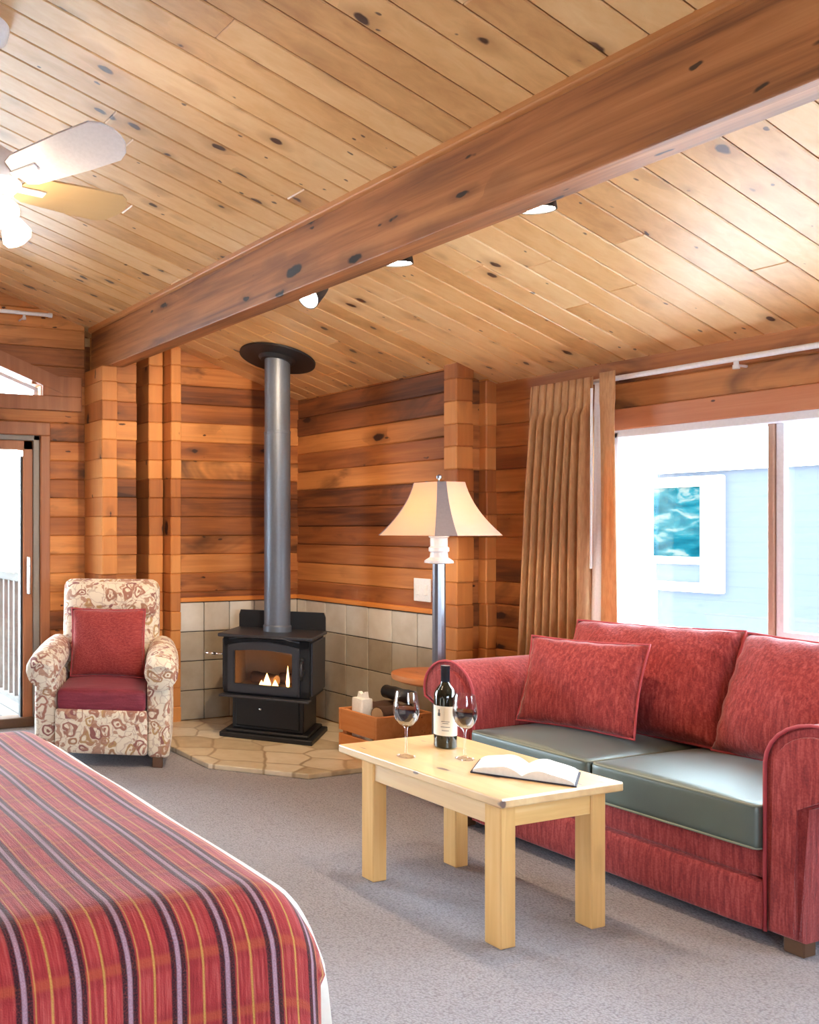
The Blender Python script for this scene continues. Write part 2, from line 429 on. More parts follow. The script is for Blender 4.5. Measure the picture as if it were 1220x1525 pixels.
def rbox(bm, c, half, r, n=10, puff=(0, 0, 0), wob=0, mat=None, top_only=False):
    """soft box: rounded edges of radius r, faces swollen by puff"""
    half = V(half); g = {}
    faces = []
    def vert(i, j, k):
        key = (i, j, k)
        if key in g: return g[key]
        u = V((2 * i / n - 1, 2 * j / n - 1, 2 * k / n - 1))
        # denser near edges
        u = V([math.copysign(1 - (1 - abs(t)) ** 1.6, t) for t in u])
        p = V((u[0] * half[0], u[1] * half[1], u[2] * half[2]))
        inner = V([max(-(h - r), min(h - r, t)) for h, t in zip(half, p)])
        d = p - inner
        if d.length > 1e-9: p = inner + d.normalized() * min(r, d.length if sum(1 for t in d if abs(t) > 1e-9) == 1 else r)
        for a in range(3):
            if puff[a]:
                b_, e = (a + 1) % 3, (a + 2) % 3
                s = p[a] / half[a]
                if top_only and s < 0: continue
                p[a] += puff[a] * s * max(0, 1 - u[b_] ** 2) * max(0, 1 - u[e] ** 2)
        if wob:
            p += V((math.sin(p.y * 23 + p.z * 17), math.sin(p.x * 19 + p.z * 29 + 1), math.sin(p.x * 31 + p.y * 13 + 2))) * wob
        g[key] = bm.verts.new((mat @ p if mat else p) + V(c)); return g[key]
    for a in range(3):
        b_, e = (a + 1) % 3, (a + 2) % 3
        for side in (0, n):
            for i in range(n):
                for j in range(n):
                    q = []
                    for (ii, jj) in ((i, j), (i + 1, j), (i + 1, j + 1), (i, j + 1)):
                        t = [0, 0, 0]; t[a] = side; t[b_] = ii; t[e] = jj; q.append(vert(*t))
                    bm.faces.new(q if side else list(reversed(q)))

def pillow(bm, w, h, t, mat, n=22, pinch=.05, wr=.004, power=.55):
    """knife-edge pillow in its local XZ plane, thickness along Y"""
    vs = {}
    for side in (1, -1):
        for i in range(n + 1):
            for j in range(n + 1):
                u, v = 2 * i / n - 1, 2 * j / n - 1
                edge = i in (0, n) or j in (0, n)
                key = (i, j, 0 if edge else side)
                if key in vs: continue
                th = t * ((1 - u * u) ** power) * ((1 - v * v) ** power)
                x = u * w / 2 * (1 - pinch * (1 - v * v)) ; z = v * h / 2 * (1 - pinch * (1 - u * u))
                y = side * th / 2 + wr * math.sin(u * 7 + v * 5 + side) * (1 - u * u)
                if abs(u) > .75 or abs(v) > .75: y += wr * math.sin(17 * (u + v)) * .8
                vs[key] = bm.verts.new(mat @ V((x, y, z)))
        for i in range(n):
            for j in range(n):
                q = [vs[(a, b_, 0 if (a in (0, n) or b_ in (0, n)) else side)] for a, b_ in ((i, j), (i + 1, j), (i + 1, j + 1), (i, j + 1))]
                bm.faces.new(q)

def pillow_rim(w, h, mat, n=20, pinch=.05):
    pts = []
    for k in range(4 * n):
        s, t = divmod(k, n); e = 2 * t / n - 1
        u, v = [(e, -1), (1, e), (-e, 1), (-1, -e)][s]
        pts.append(mat @ V((u * w / 2 * (1 - pinch * (1 - v * v)), 0, v * h / 2 * (1 - pinch * (1 - u * u)))))
    return pts

def cut(bm, co, no):
    bmesh.ops.bisect_plane(bm, geom=bm.verts[:] + bm.edges[:] + bm.faces[:], plane_co=co, plane_no=no, clear_outer=True)
    es = [e for e in bm.edges if e.is_boundary]
    if es: bmesh.ops.holes_fill(bm, edges=es, sides=0)

# ------------------------------------------------------------------ the setting
SL, Z0 = .307, 3.516                      # ceiling: z = Z0 - SL*x on this side of the ridge (x > 0)
XW, YB, YR, XL = 4.30, 5.77, -2.6, -4.30  # window wall, door wall, wall behind, far left wall
def zc(x): return Z0 - SL * abs(x)
LH = .130

def courses(bm, x0, x1, y0, y1, z0, z1, axis, holes=(), h=LH, jit=.004, front=None, bev=.007):
    z = z0
    while z < z1 - 1e-4:
        za, zb = z, min(z + h, z1); zm = (za + zb) / 2
        segs = [(x0, x1) if axis == 0 else (y0, y1)]
        for (a, b_, c, d) in holes:
            if c < zm < d:
                new = []
                for s in segs:
                    if b_ <= s[0] or a >= s[1]: new.append(s); continue
                    if s[0] < a: new.append((s[0], a))
                    if b_ < s[1]: new.append((b_, s[1]))
                segs = new
        j = random.uniform(-jit, jit)
        for s in segs:
            if s[1] - s[0] < .015: continue
            if axis == 0: box(bm, s[0], s[1], y0 + j, y1, za, zb, bev)
            else: box(bm, x0 + j, x1, s[0], s[1], za, zb, bev)
        z = zb

# carpeted floor
bm = BM(); box(bm, XL - .2, XW + .2, YR - .2, YB + .15, -.1, 0)
struct('floor', bm, M['carpet'], label='grey loop-pile carpet')

# sloped board ceiling, both sides of the ridge
def boards(side):
    bm = BM(); w = .1275; k = 0; y = YR - .1
    while y < YB + .12:
        gap = .003 if k % 2 else .0008
        x = 0.0; xe = 4.55; n0 = random.uniform(1.5, 4.6)
        while x < xe:
            x2 = min(xe, x + n0); n0 = random.uniform(3.2, 5.0)
            if xe - x2 < .4: x2 = xe
            vs = box(bm, x + .0008, x2 - .0008, y + gap, y + w - gap, 0, .025, .0038)
            for v in vs: v.co.z += Z0 - SL * v.co.x; v.co.x *= side
            x = x2
        y += w; k += 1
    vs = []
    v4 = [bm.verts.new((side * x, yy, Z0 - SL * x + dz)) for dz in (.022, .1) for x, yy in ((0, YR - .1), (4.6, YR - .1), (4.6, YB + .15), (0, YB + .15))]
    for f in ((0, 1, 2, 3), (4, 5, 6, 7), (0, 1, 5, 4), (1, 2, 6, 5), (2, 3, 7, 6), (3, 0, 4, 7)): bm.faces.new([v4[i] for i in f])
    return bm
struct('ceiling', boards(1), M['ceil'], label='knotty pine board ceiling')
struct('ceiling.001', boards(-1), M['ceil'], label='knotty pine board ceiling beyond the ridge')

# purlin beam with a thin strip where it meets the boards
bm = BM(); box(bm, 2.52, 2.65, YR, YB, 2.444, 2.80, .006, 2)
cut(bm, (2.52, 0, zc(2.52) + .02), (SL, 0, 1))
struct('beam', bm, M['beam'], label='long fir ceiling beam with dark knots')
bm = BM(); box(bm, 2.496, 2.522, YR, YB, 2.712, 2.745, .006, 2)
for v in bm.verts: v.co.z += -SL * (v.co.x - 2.52) + .004
struct('trim_1', bm, wood('beam_trim', lin(150, 92, 48), lin(186, 122, 68), lin(210, 150, 92), 1, .45, 0, isl=False))

# door wall (gable end): openings for the sliding door and the sloped transom
TX1, TZ0 = 2.15, 2.26
def ttop(x): return 2.315 + .36 * (TX1 - x)
holes = [(.35, 2.13, 0, 2.0)]
z = 0
while z < 3.6:
    zm = z + LH / 2
    if TZ0 - .02 < zm < ttop(.35):
        xe = min(TX1, TX1 - (z - 2.315) / .36)
        if xe > .35: holes.append((.35, xe, z, z + LH))
    z += LH
bm = BM(); courses(bm, XL, 2.475, YB, YB + .16, 0, 3.64, 0, holes)
cut(bm, (0, 0, Z0 + .04), (SL, 0, 1)); cut(bm, (0, 0, Z0 + .04), (-SL, 0, 1))
struct('wall_back', bm, M['log_x'])
# interlocking log ends beside the door wall and the recess behind the stove
def stub(name, x0, x1, y0, y1, mat, top=2.9, z0=0, bev=.006, jit=.006):
    bm = BM(); courses(bm, x0, x1, y0, y1, z0, top, 0, (), LH, jit, bev=bev)
    cut(bm, (0, 0, Z0 + .01), (SL, 0, 1)); return struct(name, bm, mat)
stub('wall_corner', 2.473, 2.587, 5.48, 5.95, M['log_end'], 2.444)
stub('wall_corner.001', 2.585, 2.747, 5.51, 5.95, M['log_x'])
stub('wall_corner.002', 2.834, 2.944, 5.50, 5.95, M['log_end'])
stub('wall_corner.003', 2.957, 3.036, 5.41, 5.95, M['log_end'])
bm = BM(); box(bm, 2.3, 4.3, 5.95, 6.05, -.1, 2.9); cut(bm, (0, 0, Z0 + .05), (SL, 0, 1)); struct('wall_outer', bm, M['log_x'])
bm = BM(); courses(bm, 3.03, 4.20, 5.45, 5.62, 0, 2.75, 0); cut(bm, (0, 0, Z0 + .01), (SL, 0, 1))
struct('wall_alcove', bm, M['log_x'])
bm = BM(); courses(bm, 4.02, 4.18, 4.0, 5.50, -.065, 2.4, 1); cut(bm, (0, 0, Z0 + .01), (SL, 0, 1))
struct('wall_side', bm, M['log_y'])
stub('wall_corner.004', 3.985, 4.112, 3.93, 4.03, M['log_end'])
stub('wall_corner.005', 4.10, 4.27, 4.0, 4.12, M['log_x'])
stub('wall_corner.006', 4.225, 4.335, 3.945, 4.10, M['log_end'])
# window wall
WY0, WY1, WZ0, WZ1 = -1.0, 3.21, .86, 1.835
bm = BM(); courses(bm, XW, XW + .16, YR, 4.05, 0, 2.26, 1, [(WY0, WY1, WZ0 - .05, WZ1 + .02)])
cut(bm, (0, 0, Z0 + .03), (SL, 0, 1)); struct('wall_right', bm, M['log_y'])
# far left wall and the wall behind the camera with its big picture window
bm = BM(); courses(bm, XL - .16, XL, YR, YB, 0, 2.3, 1); struct('wall_left', bm, M['log_y'])
bm = BM(); courses(bm, XL, XW + .1, YR - .16, YR, 0, 3.64, 0, [(-.7, 1.2, 1.0, 2.0)])
cut(bm, (0, 0, Z0 + .03), (SL, 0, 1)); cut(bm, (0, 0, Z0 + .03), (-SL, 0, 1)); struct('wall_front', bm, M['log_x'])

# tiled wainscot of the stove recess
def tiles_back(rows):
    bm = BM(); s, h = .2045, .2025
    for r in rows:
        x = 3.225 - s
        while x < 4.0:
            a, b_ = max(3.02, x), min(4.0, x + s)
            box(bm, a + .003, b_ - .003, 5.425, 5.445, .03 + r * h + .003, .03 + (r + 1) * h - .003, .003)
            x += s
    return bm
def tiles_side(rows):
    bm = BM(); s, h = .2150, .2025
    for r in rows:
        y = 5.425
        y0 = 4.2468 - s
        yy = y0
        while yy < y:
            a, b_ = max(4.02, yy), min(y, yy + s)
            if b_ - a > .02: box(bm, 3.995, 4.015, a + .003, b_ - .003, .03 + r * h + .003, .03 + (r + 1) * h - .003, .003)
            yy += s
    return bm
struct('wall_tiles', tiles_back(range(3)), M['tile'], label='square beige tiles behind the stove')
struct('wall_tiles.002', tiles_back([3]), M['tile_top_lit'], label='top row of tiles behind the stove, band of light painted in paler')
struct('wall_tiles.003', tiles_side([3]), M['tile_top_lit'], label='top row of tiles beside the stove, band of light painted in paler')
struct('wall_tiles.001', tiles_side(range(3)), M['tile'], label='square beige tiles beside the stove')
bm = BM(); box(bm, 3.02, 4.02, 5.434, 5.447, .03, .845); box(bm, 4.004, 4.018, 4.02, 5.44, .03, .845)
struct('wall_tile_grout', bm, M['darkgap'])
bm = BM(); box(bm, 3.036, 4.0, 5.415, 5.455, .843, .873, .006, 2); struct('trim_2', bm, M['trim_x'])
bm = BM(); box(bm, 3.985, 4.025, 4.02, 5.42, .843, .873, .006, 2)
struct('trim_3', bm, M['trim_y2'])
# raised hearth
bm = BM(); prism(bm, [(2.63, 5.41), (2.63, 4.38), (3.02, 4.0), (3.995, 4.0), (3.995, 5.425), (3.03, 5.425), (3.03, 5.41)], 2, 0, .03, .006)
struct('floor_hearth', bm, M['flag'], label='pale flagstone hearth with clipped corner')

# sliding glass door
bm = BM()
box(bm, .27, 2.06 + .14, YB - .035, YB + .001, 1.985, 2.075, .006)       # head casing
box(bm, 2.13, 2.20, YB - .035, YB + .001, 0, 1.985, .006)
struct('trim_4', bm, M['trim'])
door = bpy.data.objects.new('door_1', None); C.objects.link(door); door['kind'] = 'structure'; door.location = (1.2, YB, 0)
bm = BM(); box(bm, 2.085, 2.13, YB - .012, YB + .10, .0, 1.985, .004); box(bm, .35, 2.13, YB - .012, YB + .10, 1.95, 1.985, .004)
struct('door_seal', bm, M['grey_trim'], door)
bm = BM(); box(bm, 2.015, 2.085, YB + .0, YB + .07, .06, 1.95, .005); box(bm, .35, 2.085, YB, YB + .07, 1.885, 1.95, .005)
box(bm, .35, .42, YB, YB + .07, .06, 1.95, .005)
struct('door_frame', bm, M['trim'], door)
bm = BM(); box(bm, .35, 2.085, YB - .02, YB + .1, .0, .065, .005); struct('door_sill', bm, M['foot'], door)
bm = BM(); box(bm, .42, 2.015, YB + .03, YB + .04, .06, 1.885); struct('door_pane', bm, M['pane'], door)
bm = BM(); box(bm, 2.000, 2.0155, YB + .015, YB + .05, .06, 1.84); struct('door_gasket', bm, M['dark'], door)
bm = BM(); box(bm, 2.035, 2.06, YB - .035, YB - .005, .90, 1.16, .01, 3); box(bm, 2.04, 2.055, YB - .01, YB + .01, .92, .95); box(bm, 2.04, 2.055, YB - .01, YB + .01, 1.11, 1.14)
struct('door_handle', bm, M['chrome'], door)
# sloped transom over the door
tr = bpy.data.objects.new('window_2', None); C.objects.link(tr); tr['kind'] = 'structure'; tr.location = (1.2, YB, TZ0)
def sloped(bm, x0, x1, off0, off1, y0, y1):
    prism(bm, [(x0, ttop(x0) + off0), (x1, ttop(x1) + off0), (x1, ttop(x1) + off1), (x0, ttop(x0) + off1)], 1, y0, y1)
bm = BM(); sloped(bm, .3, 2.30, .015, .12, YB - .03, YB + .002); struct('window_casing', bm, M['trim'], tr)
bm = BM(); box(bm, .3, 2.44, YB - .028, YB + .002, TZ0 - .10, TZ0, .004); struct('window_sill', bm, M['trim'], tr)
bm = BM(); box(bm, TX1, 2.44, YB - .026, YB + .002, TZ0, 2.40, .004); struct('window_jamb', bm, M['trim'], tr)
bm = BM(); sloped(bm, .35, TX1 - .02, -.034, -.008, YB + .02, YB + .05); box(bm, TX1 - .05, TX1 - .02, YB + .02, YB + .05, TZ0, ttop(TX1) - .02)
struct('window_frame', bm, M['vinyl'], tr)
bm = BM(); prism(bm, [(.35, TZ0), (TX1 - .03, TZ0), (TX1 - .03, ttop(TX1 - .03) - .03), (.35, ttop(.35) - .03)], 1, YB + .034, YB + .04)
struct('window_pane', bm, M['pane'], tr)

# big slider window behind the sofa
win = bpy.data.objects.new('window_1', None); C.objects.link(win); win['kind'] = 'structure'; win.location = (XW, 2.1, WZ0)
XF = XW + .03
bm = BM(); box(bm, XW - .02, XW + .13, WY0, WY1, WZ1 - .03, WZ1 + .012, .004); box(bm, XW - .02, XW + .13, WY0, WY1, WZ0 - .03, WZ0 + .012, .004)
box(bm, XW - .02, XW + .13, WY1 - .03, WY1 + .012, WZ0, WZ1, .004); box(bm, XW - .02, XW + .13, WY0 - .012, WY0 + .03, WZ0, WZ1, .004)
struct('window_frame', bm, M['vinyl'], win)
bm = BM(); box(bm, XW + .02, XW + .06, 2.498, 2.524, WZ0, WZ1, .004); struct('window_mullion', bm, plain('mullion_tan', lin(178, 142, 120), .5), win)
bm = BM()
box(bm, XW + .03, XW + .06, 2.462, 2.497, WZ0, WZ1, .004)
box(bm, XW + .03, XW + .08, WY0 + .03, 2.47, WZ0 + .012, WZ0 + .045, .004)
struct('window_sash', bm, M['vinyl'], win)
bm = BM(); box(bm, XF + .03, XF + .036, WY0 + .02, 2.5, WZ0, WZ1 - .02); struct('window_pane', bm, M['pane'], win)
bm = BM(); box(bm, XF + .03, XF + .036, 2.5, WY1 - .02, WZ0, WZ1 - .02); struct('window_pane', bm, M['pane'], win)
bm = BM(); box(bm, XW - .03, XW + .01, WY0 - .1, WY1 + .02, WZ1 + .008, WZ1 + .115, .005); struct('trim_5', bm, M['trim_y'])
bm = BM(); box(bm, XW - .035, XW + .01, WY0 - .1, WY1 + .02, WZ0 - .12, WZ0 - .02, .005); struct('trim_6', bm, M['trim_y'])
# picture window behind the camera
rw = bpy.data.objects.new('window_3', None); C.objects.link(rw); rw['kind'] = 'structure'; rw.location = (.25, YR, 1.0)
bm = BM()
for x0, x1 in ((-.7, -.65), (.225, .275), (1.15, 1.2)): box(bm, x0, x1, YR - .1, YR, 1.0, 2.0)
box(bm, -.7, 1.2, YR - .1, YR, 1.0, 1.05); box(bm, -.7, 1.2, YR - .1, YR, 1.95, 2.0)
struct('window_frame', bm, M['vinyl'], rw)

# ------------------------------------------------------------------ outside
bm = BM(); box(bm, -30, 40, -30, 60, -1.2, -.6); struct('ground_outside', bm, M['snow'])
bm = BM(); y = YB + .18
x = -1.0
while x < 2.4: box(bm, x, x + .135, YB + .16, 9.0, -.12, -.06, .004); x += .14
struct('floor_deck', bm, M['deck'], label='pale deck outside the sliding door')
rl = thing('deck_railing', 'pale wooden railing with upright balusters outside the sliding glass door', 'railing', (2.2, 7.4, -.06))
bm = BM(); box(bm, 2.13, 2.20, 6.0, 8.9, .96, 1.02, .006); box(bm, -1, 2.2, 8.83, 8.9, .96, 1.02, .006); link('top_rail', bm, M['deck'], rl)
bm = BM(); box(bm, 2.145, 2.185, 6.0, 8.9, .06, .10, .004); box(bm, -1, 2.2, 8.845, 8.885, .06, .10, .004); link('bottom_rail', bm, M['deck'], rl)
for k in range(22):
    bm = BM(); yy = 6.1 + k * .125; box(bm, 2.15, 2.18, yy, yy + .035, .08, .98); link('baluster', bm, M['deck'], rl)
for yy in (5.98, 7.45, 8.82):
    bm = BM(); box(bm, 2.125, 2.205, yy, yy + .085, -.06, 1.05, .006); link('post', bm, M['deck'], rl)
bm = BM(); box(bm, -1.2, 2.7, YB + .17, 9.4, 2.66, 2.72); struct('ceiling_porch', bm, M['pine_y'])
# neighbouring cabin seen through the window
nb = thing('neighbour_cabin', 'pale sided cabin outside with teal reflections painted on its window, seen through the big window', 'building', (10, 4.5, -.6))
XN = 9.0; YE = 6.27
bm = BM(); box(bm, XN, XN + 4, -3.5, YE, -.6, 1.9); link('wall', bm, M['siding'], nb)
bm = BM()
vs = [(XN - .02, -3.8, 1.90), (XN - .02, YE + .02, 1.90), (XN + 4, YE + .02, 3.1), (XN + 4, -3.8, 3.1)]
prism(bm, [(-3.8, 1.90), (YE + .05, 1.90), (YE + .05, 1.98), (-3.8, 1.98)], 0, XN - .05, XN + 4.2)
link('roof', bm, M['white'], nb)
k = XN / 8.0
y0, y1, za, zb = 5.171 * k, 5.537 * k, CAMH + (1.102 - CAMH) * k, CAMH + (1.712 - CAMH) * k
bm = BM(); box(bm, XN - .03, XN + .02, y0, y1 + .06, za, zb, 0); wf_pane = bm
fr = BM(); ya, zl = 4.996 * k, CAMH + (.80 - CAMH) * k
box(fr, XN - .06, XN + .01, ya, y0, zl, zb + .1, .01); box(fr, XN - .06, XN + .01, y0, YE, zb, zb + .1, .01)
box(fr, XN - .06, XN + .01, y0, YE, zl, za - .25, .01); box(fr, XN - .06, XN + .01, y0, YE, za - .07, za, .01)
wfr = link('window_frame', fr, M['white'], nb)
link('window_pane', wf_pane, M['teal'], wfr)
bm = BM(); box(bm, XN - .02, XN + .02, y0, YE, za - .25, za - .07); link('window_pane', bm, M['siding'], wfr)

# ------------------------------------------------------------------ sofa
sofa = thing('sofa', 'red chenille loveseat with pale green seat cushions under the big window', 'sofa', (3.65, 2.47, 0))
def arm_profile(sgn, yin, zb=.045):
    # yin: inner face; roll bulges outward (towards -sgn ... outer side)
    cy, cz, r = yin - sgn * .148, .590, .147
    pts = [(yin, zb), (yin, cz)]
    for k in range(1, 15):
        a = PI * k / 15 * 1.16
        pts.append((cy + sgn * r * math.cos(a), cz + r * math.sin(a)))
    pts += [(yin - sgn * .112, .48), (yin - sgn * .108, zb)]
    return pts
for sgn, yin in ((1, 1.878), (-1, 3.062)):
    pr = arm_profile(sgn, yin)
    bm = BM(); prism(bm, pr, 0, 3.205, 4.12, .012)
    arm = link('armrest', bm, M['red'], sofa, smooth=True, auto=50)
    ctr = V((sum(p[0] for p in pr) / len(pr), sum(p[1] for p in pr) / len(pr)))
    inset = []
    cy, cz = yin - sgn * .148, .590
    r2 = .112
    inset = [(yin - sgn * .02, .06), (yin - sgn * .03, cz)]
    for kk in range(1, 15):
        a = PI * kk / 15 * 1.16
        inset.append((cy + sgn * r2 * math.cos(a), cz + r2 * math.sin(a)))
    inset += [(yin - sgn * .093, .47), (yin - sgn * .093, .06)]
    bm = BM(); prism(bm, inset, 0, 3.188, 3.22, .006); link('arm_front_panel', bm, M['red'], arm, smooth=True, auto=40)
    bm = BM(); tube(bm, [(3.203, p[0], p[1]) for p in pr[:-1]], .006, 8); link('piping', bm, M['piping'], arm, smooth=True)
bm = BM(); rbox(bm, (3.62, 2.47, .125), (.435, .592, .085), .02, 8, (.008, 0, 0)); link('base', bm, M['red'], sofa, smooth=True, auto=60)
bm = BM(); rbox(bm, (3.625, 2.47, .255), (.415, .592, .05), .015, 8, (.004, 0, 0)); link('seat_deck', bm, M['red'], sofa, smooth=True, auto=60)
bm = BM(); rbox(bm, (4.045, 2.47, .44), (.085, .70, .39), .03, 8); link('back_frame', bm, M['red'], sofa, smooth=True, auto=60)
for (ya, yb) in ((1.884, 2.474), (2.480, 3.056)):
    bm = BM(); rbox(bm, (3.50, (ya + yb) / 2, .378), (.325, (yb - ya) / 2, .075), .018, 14, (.008, .002, .032), 0.0, None, True)
    sc_ = link('seat_cushion', bm, M['velvet'], sofa, smooth=True, auto=70)
    bm = BM()
    for zz in (.447, .309):
        tube(bm, [(3.60, ya + .006, zz), (3.19, ya + .006, zz), (3.178, ya + .016, zz), (3.177, yb - .016, zz), (3.19, yb - .006, zz), (3.60, yb - .006, zz)], .0045, 8)
    link('piping', bm, M['velvet_piping'], sc_, smooth=True)
def lean(c, yaw, tilt, roll=0):
    # local: width X, thickness Y (front = -Y), height Z -> world facing -X
    return Matrix.Translation(V(c)) @ Matrix.Rotation(-PI / 2 + yaw, 4, 'Z') @ Matrix.Rotation(-tilt, 4, 'X') @ Matrix.Rotation(roll, 4, 'Y')
for (cy, w, yaw, roll) in ((2.735, .72, .05, -.03), (2.085, .60, -.04, .02)):
    mt = lean((3.835, cy, .690), yaw, .40, roll)
    bm = BM(); pillow(bm, w, .50, .27, mt, 26, .03, .006, .42)
    bc = link('back_cushion', bm, M['red'], sofa, smooth=True)
    bm = BM(); tube(bm, pillow_rim(w, .50, mt, 20, .03), .006, 8, True); link('piping', bm, M['piping'], bc, smooth=True)
for (x, y) in ((3.24, 1.80), (3.24, 3.14), (4.06, 1.80), (4.06, 3.14)):
    bm = BM(); box(bm, x - .03, x + .03, y - .03, y + .03, 0, .05, .004); link('foot', bm, M['foot'], sofa)
mt = lean((3.548, 2.812, .672), .12, .34, -.03)
bm = BM(); pillow(bm, .515, .40, .14, mt, 24, .05, .004, .5)
tp = thing('throw_pillow', 'square red throw pillow leaning at the far arm of the loveseat', 'pillow', (3.58, 2.825, .47))
link('pillow_body', bm, M['red'], tp, smooth=True)
bm = BM(); tube(bm, pillow_rim(.515, .40, mt, 20, .05), .005, 8, True); link('piping', bm, M['piping'], tp, smooth=True)

# ------------------------------------------------------------------ coffee table
ct = thing('coffee_table', 'knotty pine coffee table with square legs in front of the loveseat', 'table', (2.63, 2.53, 0))
bm = BM(); box(bm, 2.352, 2.905, 2.138, 2.925, .458, .49, .006, 2); link('tabletop', bm, M['pine_y'], ct)
LX, LY, LW = (2.370, 2.778), (2.157, 2.745), .066
for x in LX:
    for y in LY:
        bm = BM(); box(bm, x, x + LW, y, y + LW, 0, .458, .004); link('leg', bm, M['pine_z'], ct)
for x in (2.376, 2.820):
    bm = BM(); box(bm, x, x + .02, 2.223, 2.745, .388, .458, .002); link('apron', bm, M['pine_y'], ct)
for y in (2.163, 2.785):
    bm = BM(); box(bm, 2.436, 2.778, y, y + .02, .388, .458, .002); link('apron', bm, M['pine_x'], ct)

# wine bottle
TZ = .491
wb = thing('wine_bottle', 'dark wine bottle with a cream label on the coffee table', 'bottle', (2.715, 2.735, TZ))
bm = BM(); lathe(bm, [(0, .006), (.036, 0), (.042, .004), (.042, .195), (.040, .212), (.030, .232), (.019, .246), (.0155, .26), (.0155, .318), (0, .318)], (0, 0, 0), 40)
link('bottle_body', bm, M['bottle'], wb, False, True, 40)
bm = BM(); lathe(bm, [(.0425, .05), (.0427, .05), (.0427, .165), (.0425, .165)], (0, 0, 0), 48)
lb = link('label', bm, M['label'], wb, False, True, 40); lb['label'] = 'cream paper label with a small grey emblem'
bm = BM()
def on_label(bm, ang0, ang1, z0, z1, r=.0431):
    n = 4
    for i in range(n):
        a, b_ = ang0 + (ang1 - ang0) * i / n, ang0 + (ang1 - ang0) * (i + 1) / n
        q = [(r * math.cos(t), r * math.sin(t), zz) for t, zz in ((a, z0), (b_, z0), (b_, z1), (a, z1))]
        p = [bm.verts.new(v) for v in q]; bm.faces.new(p)
cam_a = math.atan2(-2.735, -2.715)
on_label(bm, cam_a - .62, cam_a - .50, .138, .152); on_label(bm, cam_a - .68, cam_a - .44, .126, .138)
for zz, w in ((.105, .35), (.098, .25), (.084, .4), (.070, .3)): on_label(bm, cam_a - w, cam_a + w, zz, zz + .0022)
link('emblem', bm, M['ink'], lb, False)
bm = BM(); lathe(bm, [(.0162, .255), (.0165, .258), (.0165, .305), (.0172, .306), (.0172, .3195), (0, .3195)], (0, 0, 0), 32)
link('foil_capsule', bm, M['foil'], wb, False, True, 40)

# wine glasses
def wine_glass(label, loc, hgt, rad):
    g = thing('wine_glass', label, 'glass', loc, 0, 'wine glasses on the coffee table')
    h0 = hgt * .46
    outer = [(0, 0), (.034, 0), (.034, .0015), (.012, .006), (.0042, .016), (.0038, h0 * .6), (.0045, h0 * .92), (.010, h0)]
    bowl = [(.55, .07), (.82, .19), (.97, .36), (1.0, .48), (.96, .66), (.88, .84), (.80, 1.0)]
    H = hgt - h0
    outer += [(rad * a, h0 + H * b_) for a, b_ in bowl]
    inner = [(rad * a - .0012, h0 + H * b_) for a, b_ in reversed(bowl)] + [(0, h0 + .004)]
    bm = BM(); lathe(bm, outer + inner, (0, 0, 0), 40); link('glass_body', bm, M['goblet'], g, False, True, 50)
    wl = [(0, h0 + .005)] + [(rad * a - .002, h0 + H * b_) for a, b_ in bowl[:4]] + [(rad * .985 - .002, h0 + H * .53), (0, h0 + H * .53)]
    bm = BM(); lathe(bm, wl, (0, 0, 0), 40); link('wine', bm, M['wine'], g, False, True, 40)
    return g
wine_glass('stemmed glass of red wine left of the bottle, at the stove end of the table', (2.462, 2.672, TZ), .245, .047)
wine_glass('stemmed glass of red wine right of the bottle, beside the open book', (2.640, 2.565, TZ), .240, .043)

# open book
bk = thing('open_book', 'open book with white pages lying on the coffee table', 'book', (2.604, 2.282, TZ), -.96)
def page_block(sg):
    bm = BM(); n = 14; prof = []
    for i in range(n + 1):
        t = i / n
        prof.append((sg * t * .155, .010 + .032 * math.sin(min(1, t * 1.9) * PI * .62) * (1 - t) ** .55 + .002 * (1 - t)))
    poly = [(0, .004)] + prof + [(sg * .155, .004)]
    prism(bm, poly, 1, 0.0, .20); return bm
bm = BM(); box(bm, -.162, .162, -.005, .205, 0, .004); link('cover', bm, M['cover'], bk, False)
for sg in (-1, 1): link('pages', page_block(sg), M['paper'], bk, False, True, 40)

# ------------------------------------------------------------------ bed with its plaid throw
bed = thing('bed', 'bed with white sheets under a red plaid throw in the near corner', 'bed', (.1, 2.28, 0))
bm = BM(); box(bm, -1.0, 1.0, 1.56, 3.0, .06, .28, .01); link('bed_base', bm, M['foot'], bed)
for (x, y) in ((-.9, 1.65), (.9, 1.65), (-.9, 2.9), (.9, 2.9)):
    bm = BM(); box(bm, x - .04, x + .04, y - .04, y + .04, 0, .07); link('leg', bm, M['foot'], bed)
bm = BM(); rbox(bm, (.0, 2.30, .43), (1.08, .76, .155), .10, 22); link('mattress', bm, M['sheet'], bed, smooth=True)
def drop_path(d, r, L):
    """horizontal offset and fall after an arc length d over a rounded edge of radius r"""
    if d <= 0: return 0, 0
    q = r * PI / 2
    if d < q: a = d / r; return r * math.sin(a), r * (1 - math.cos(a))
    return r + .07 * (d - q), r + (d - q)
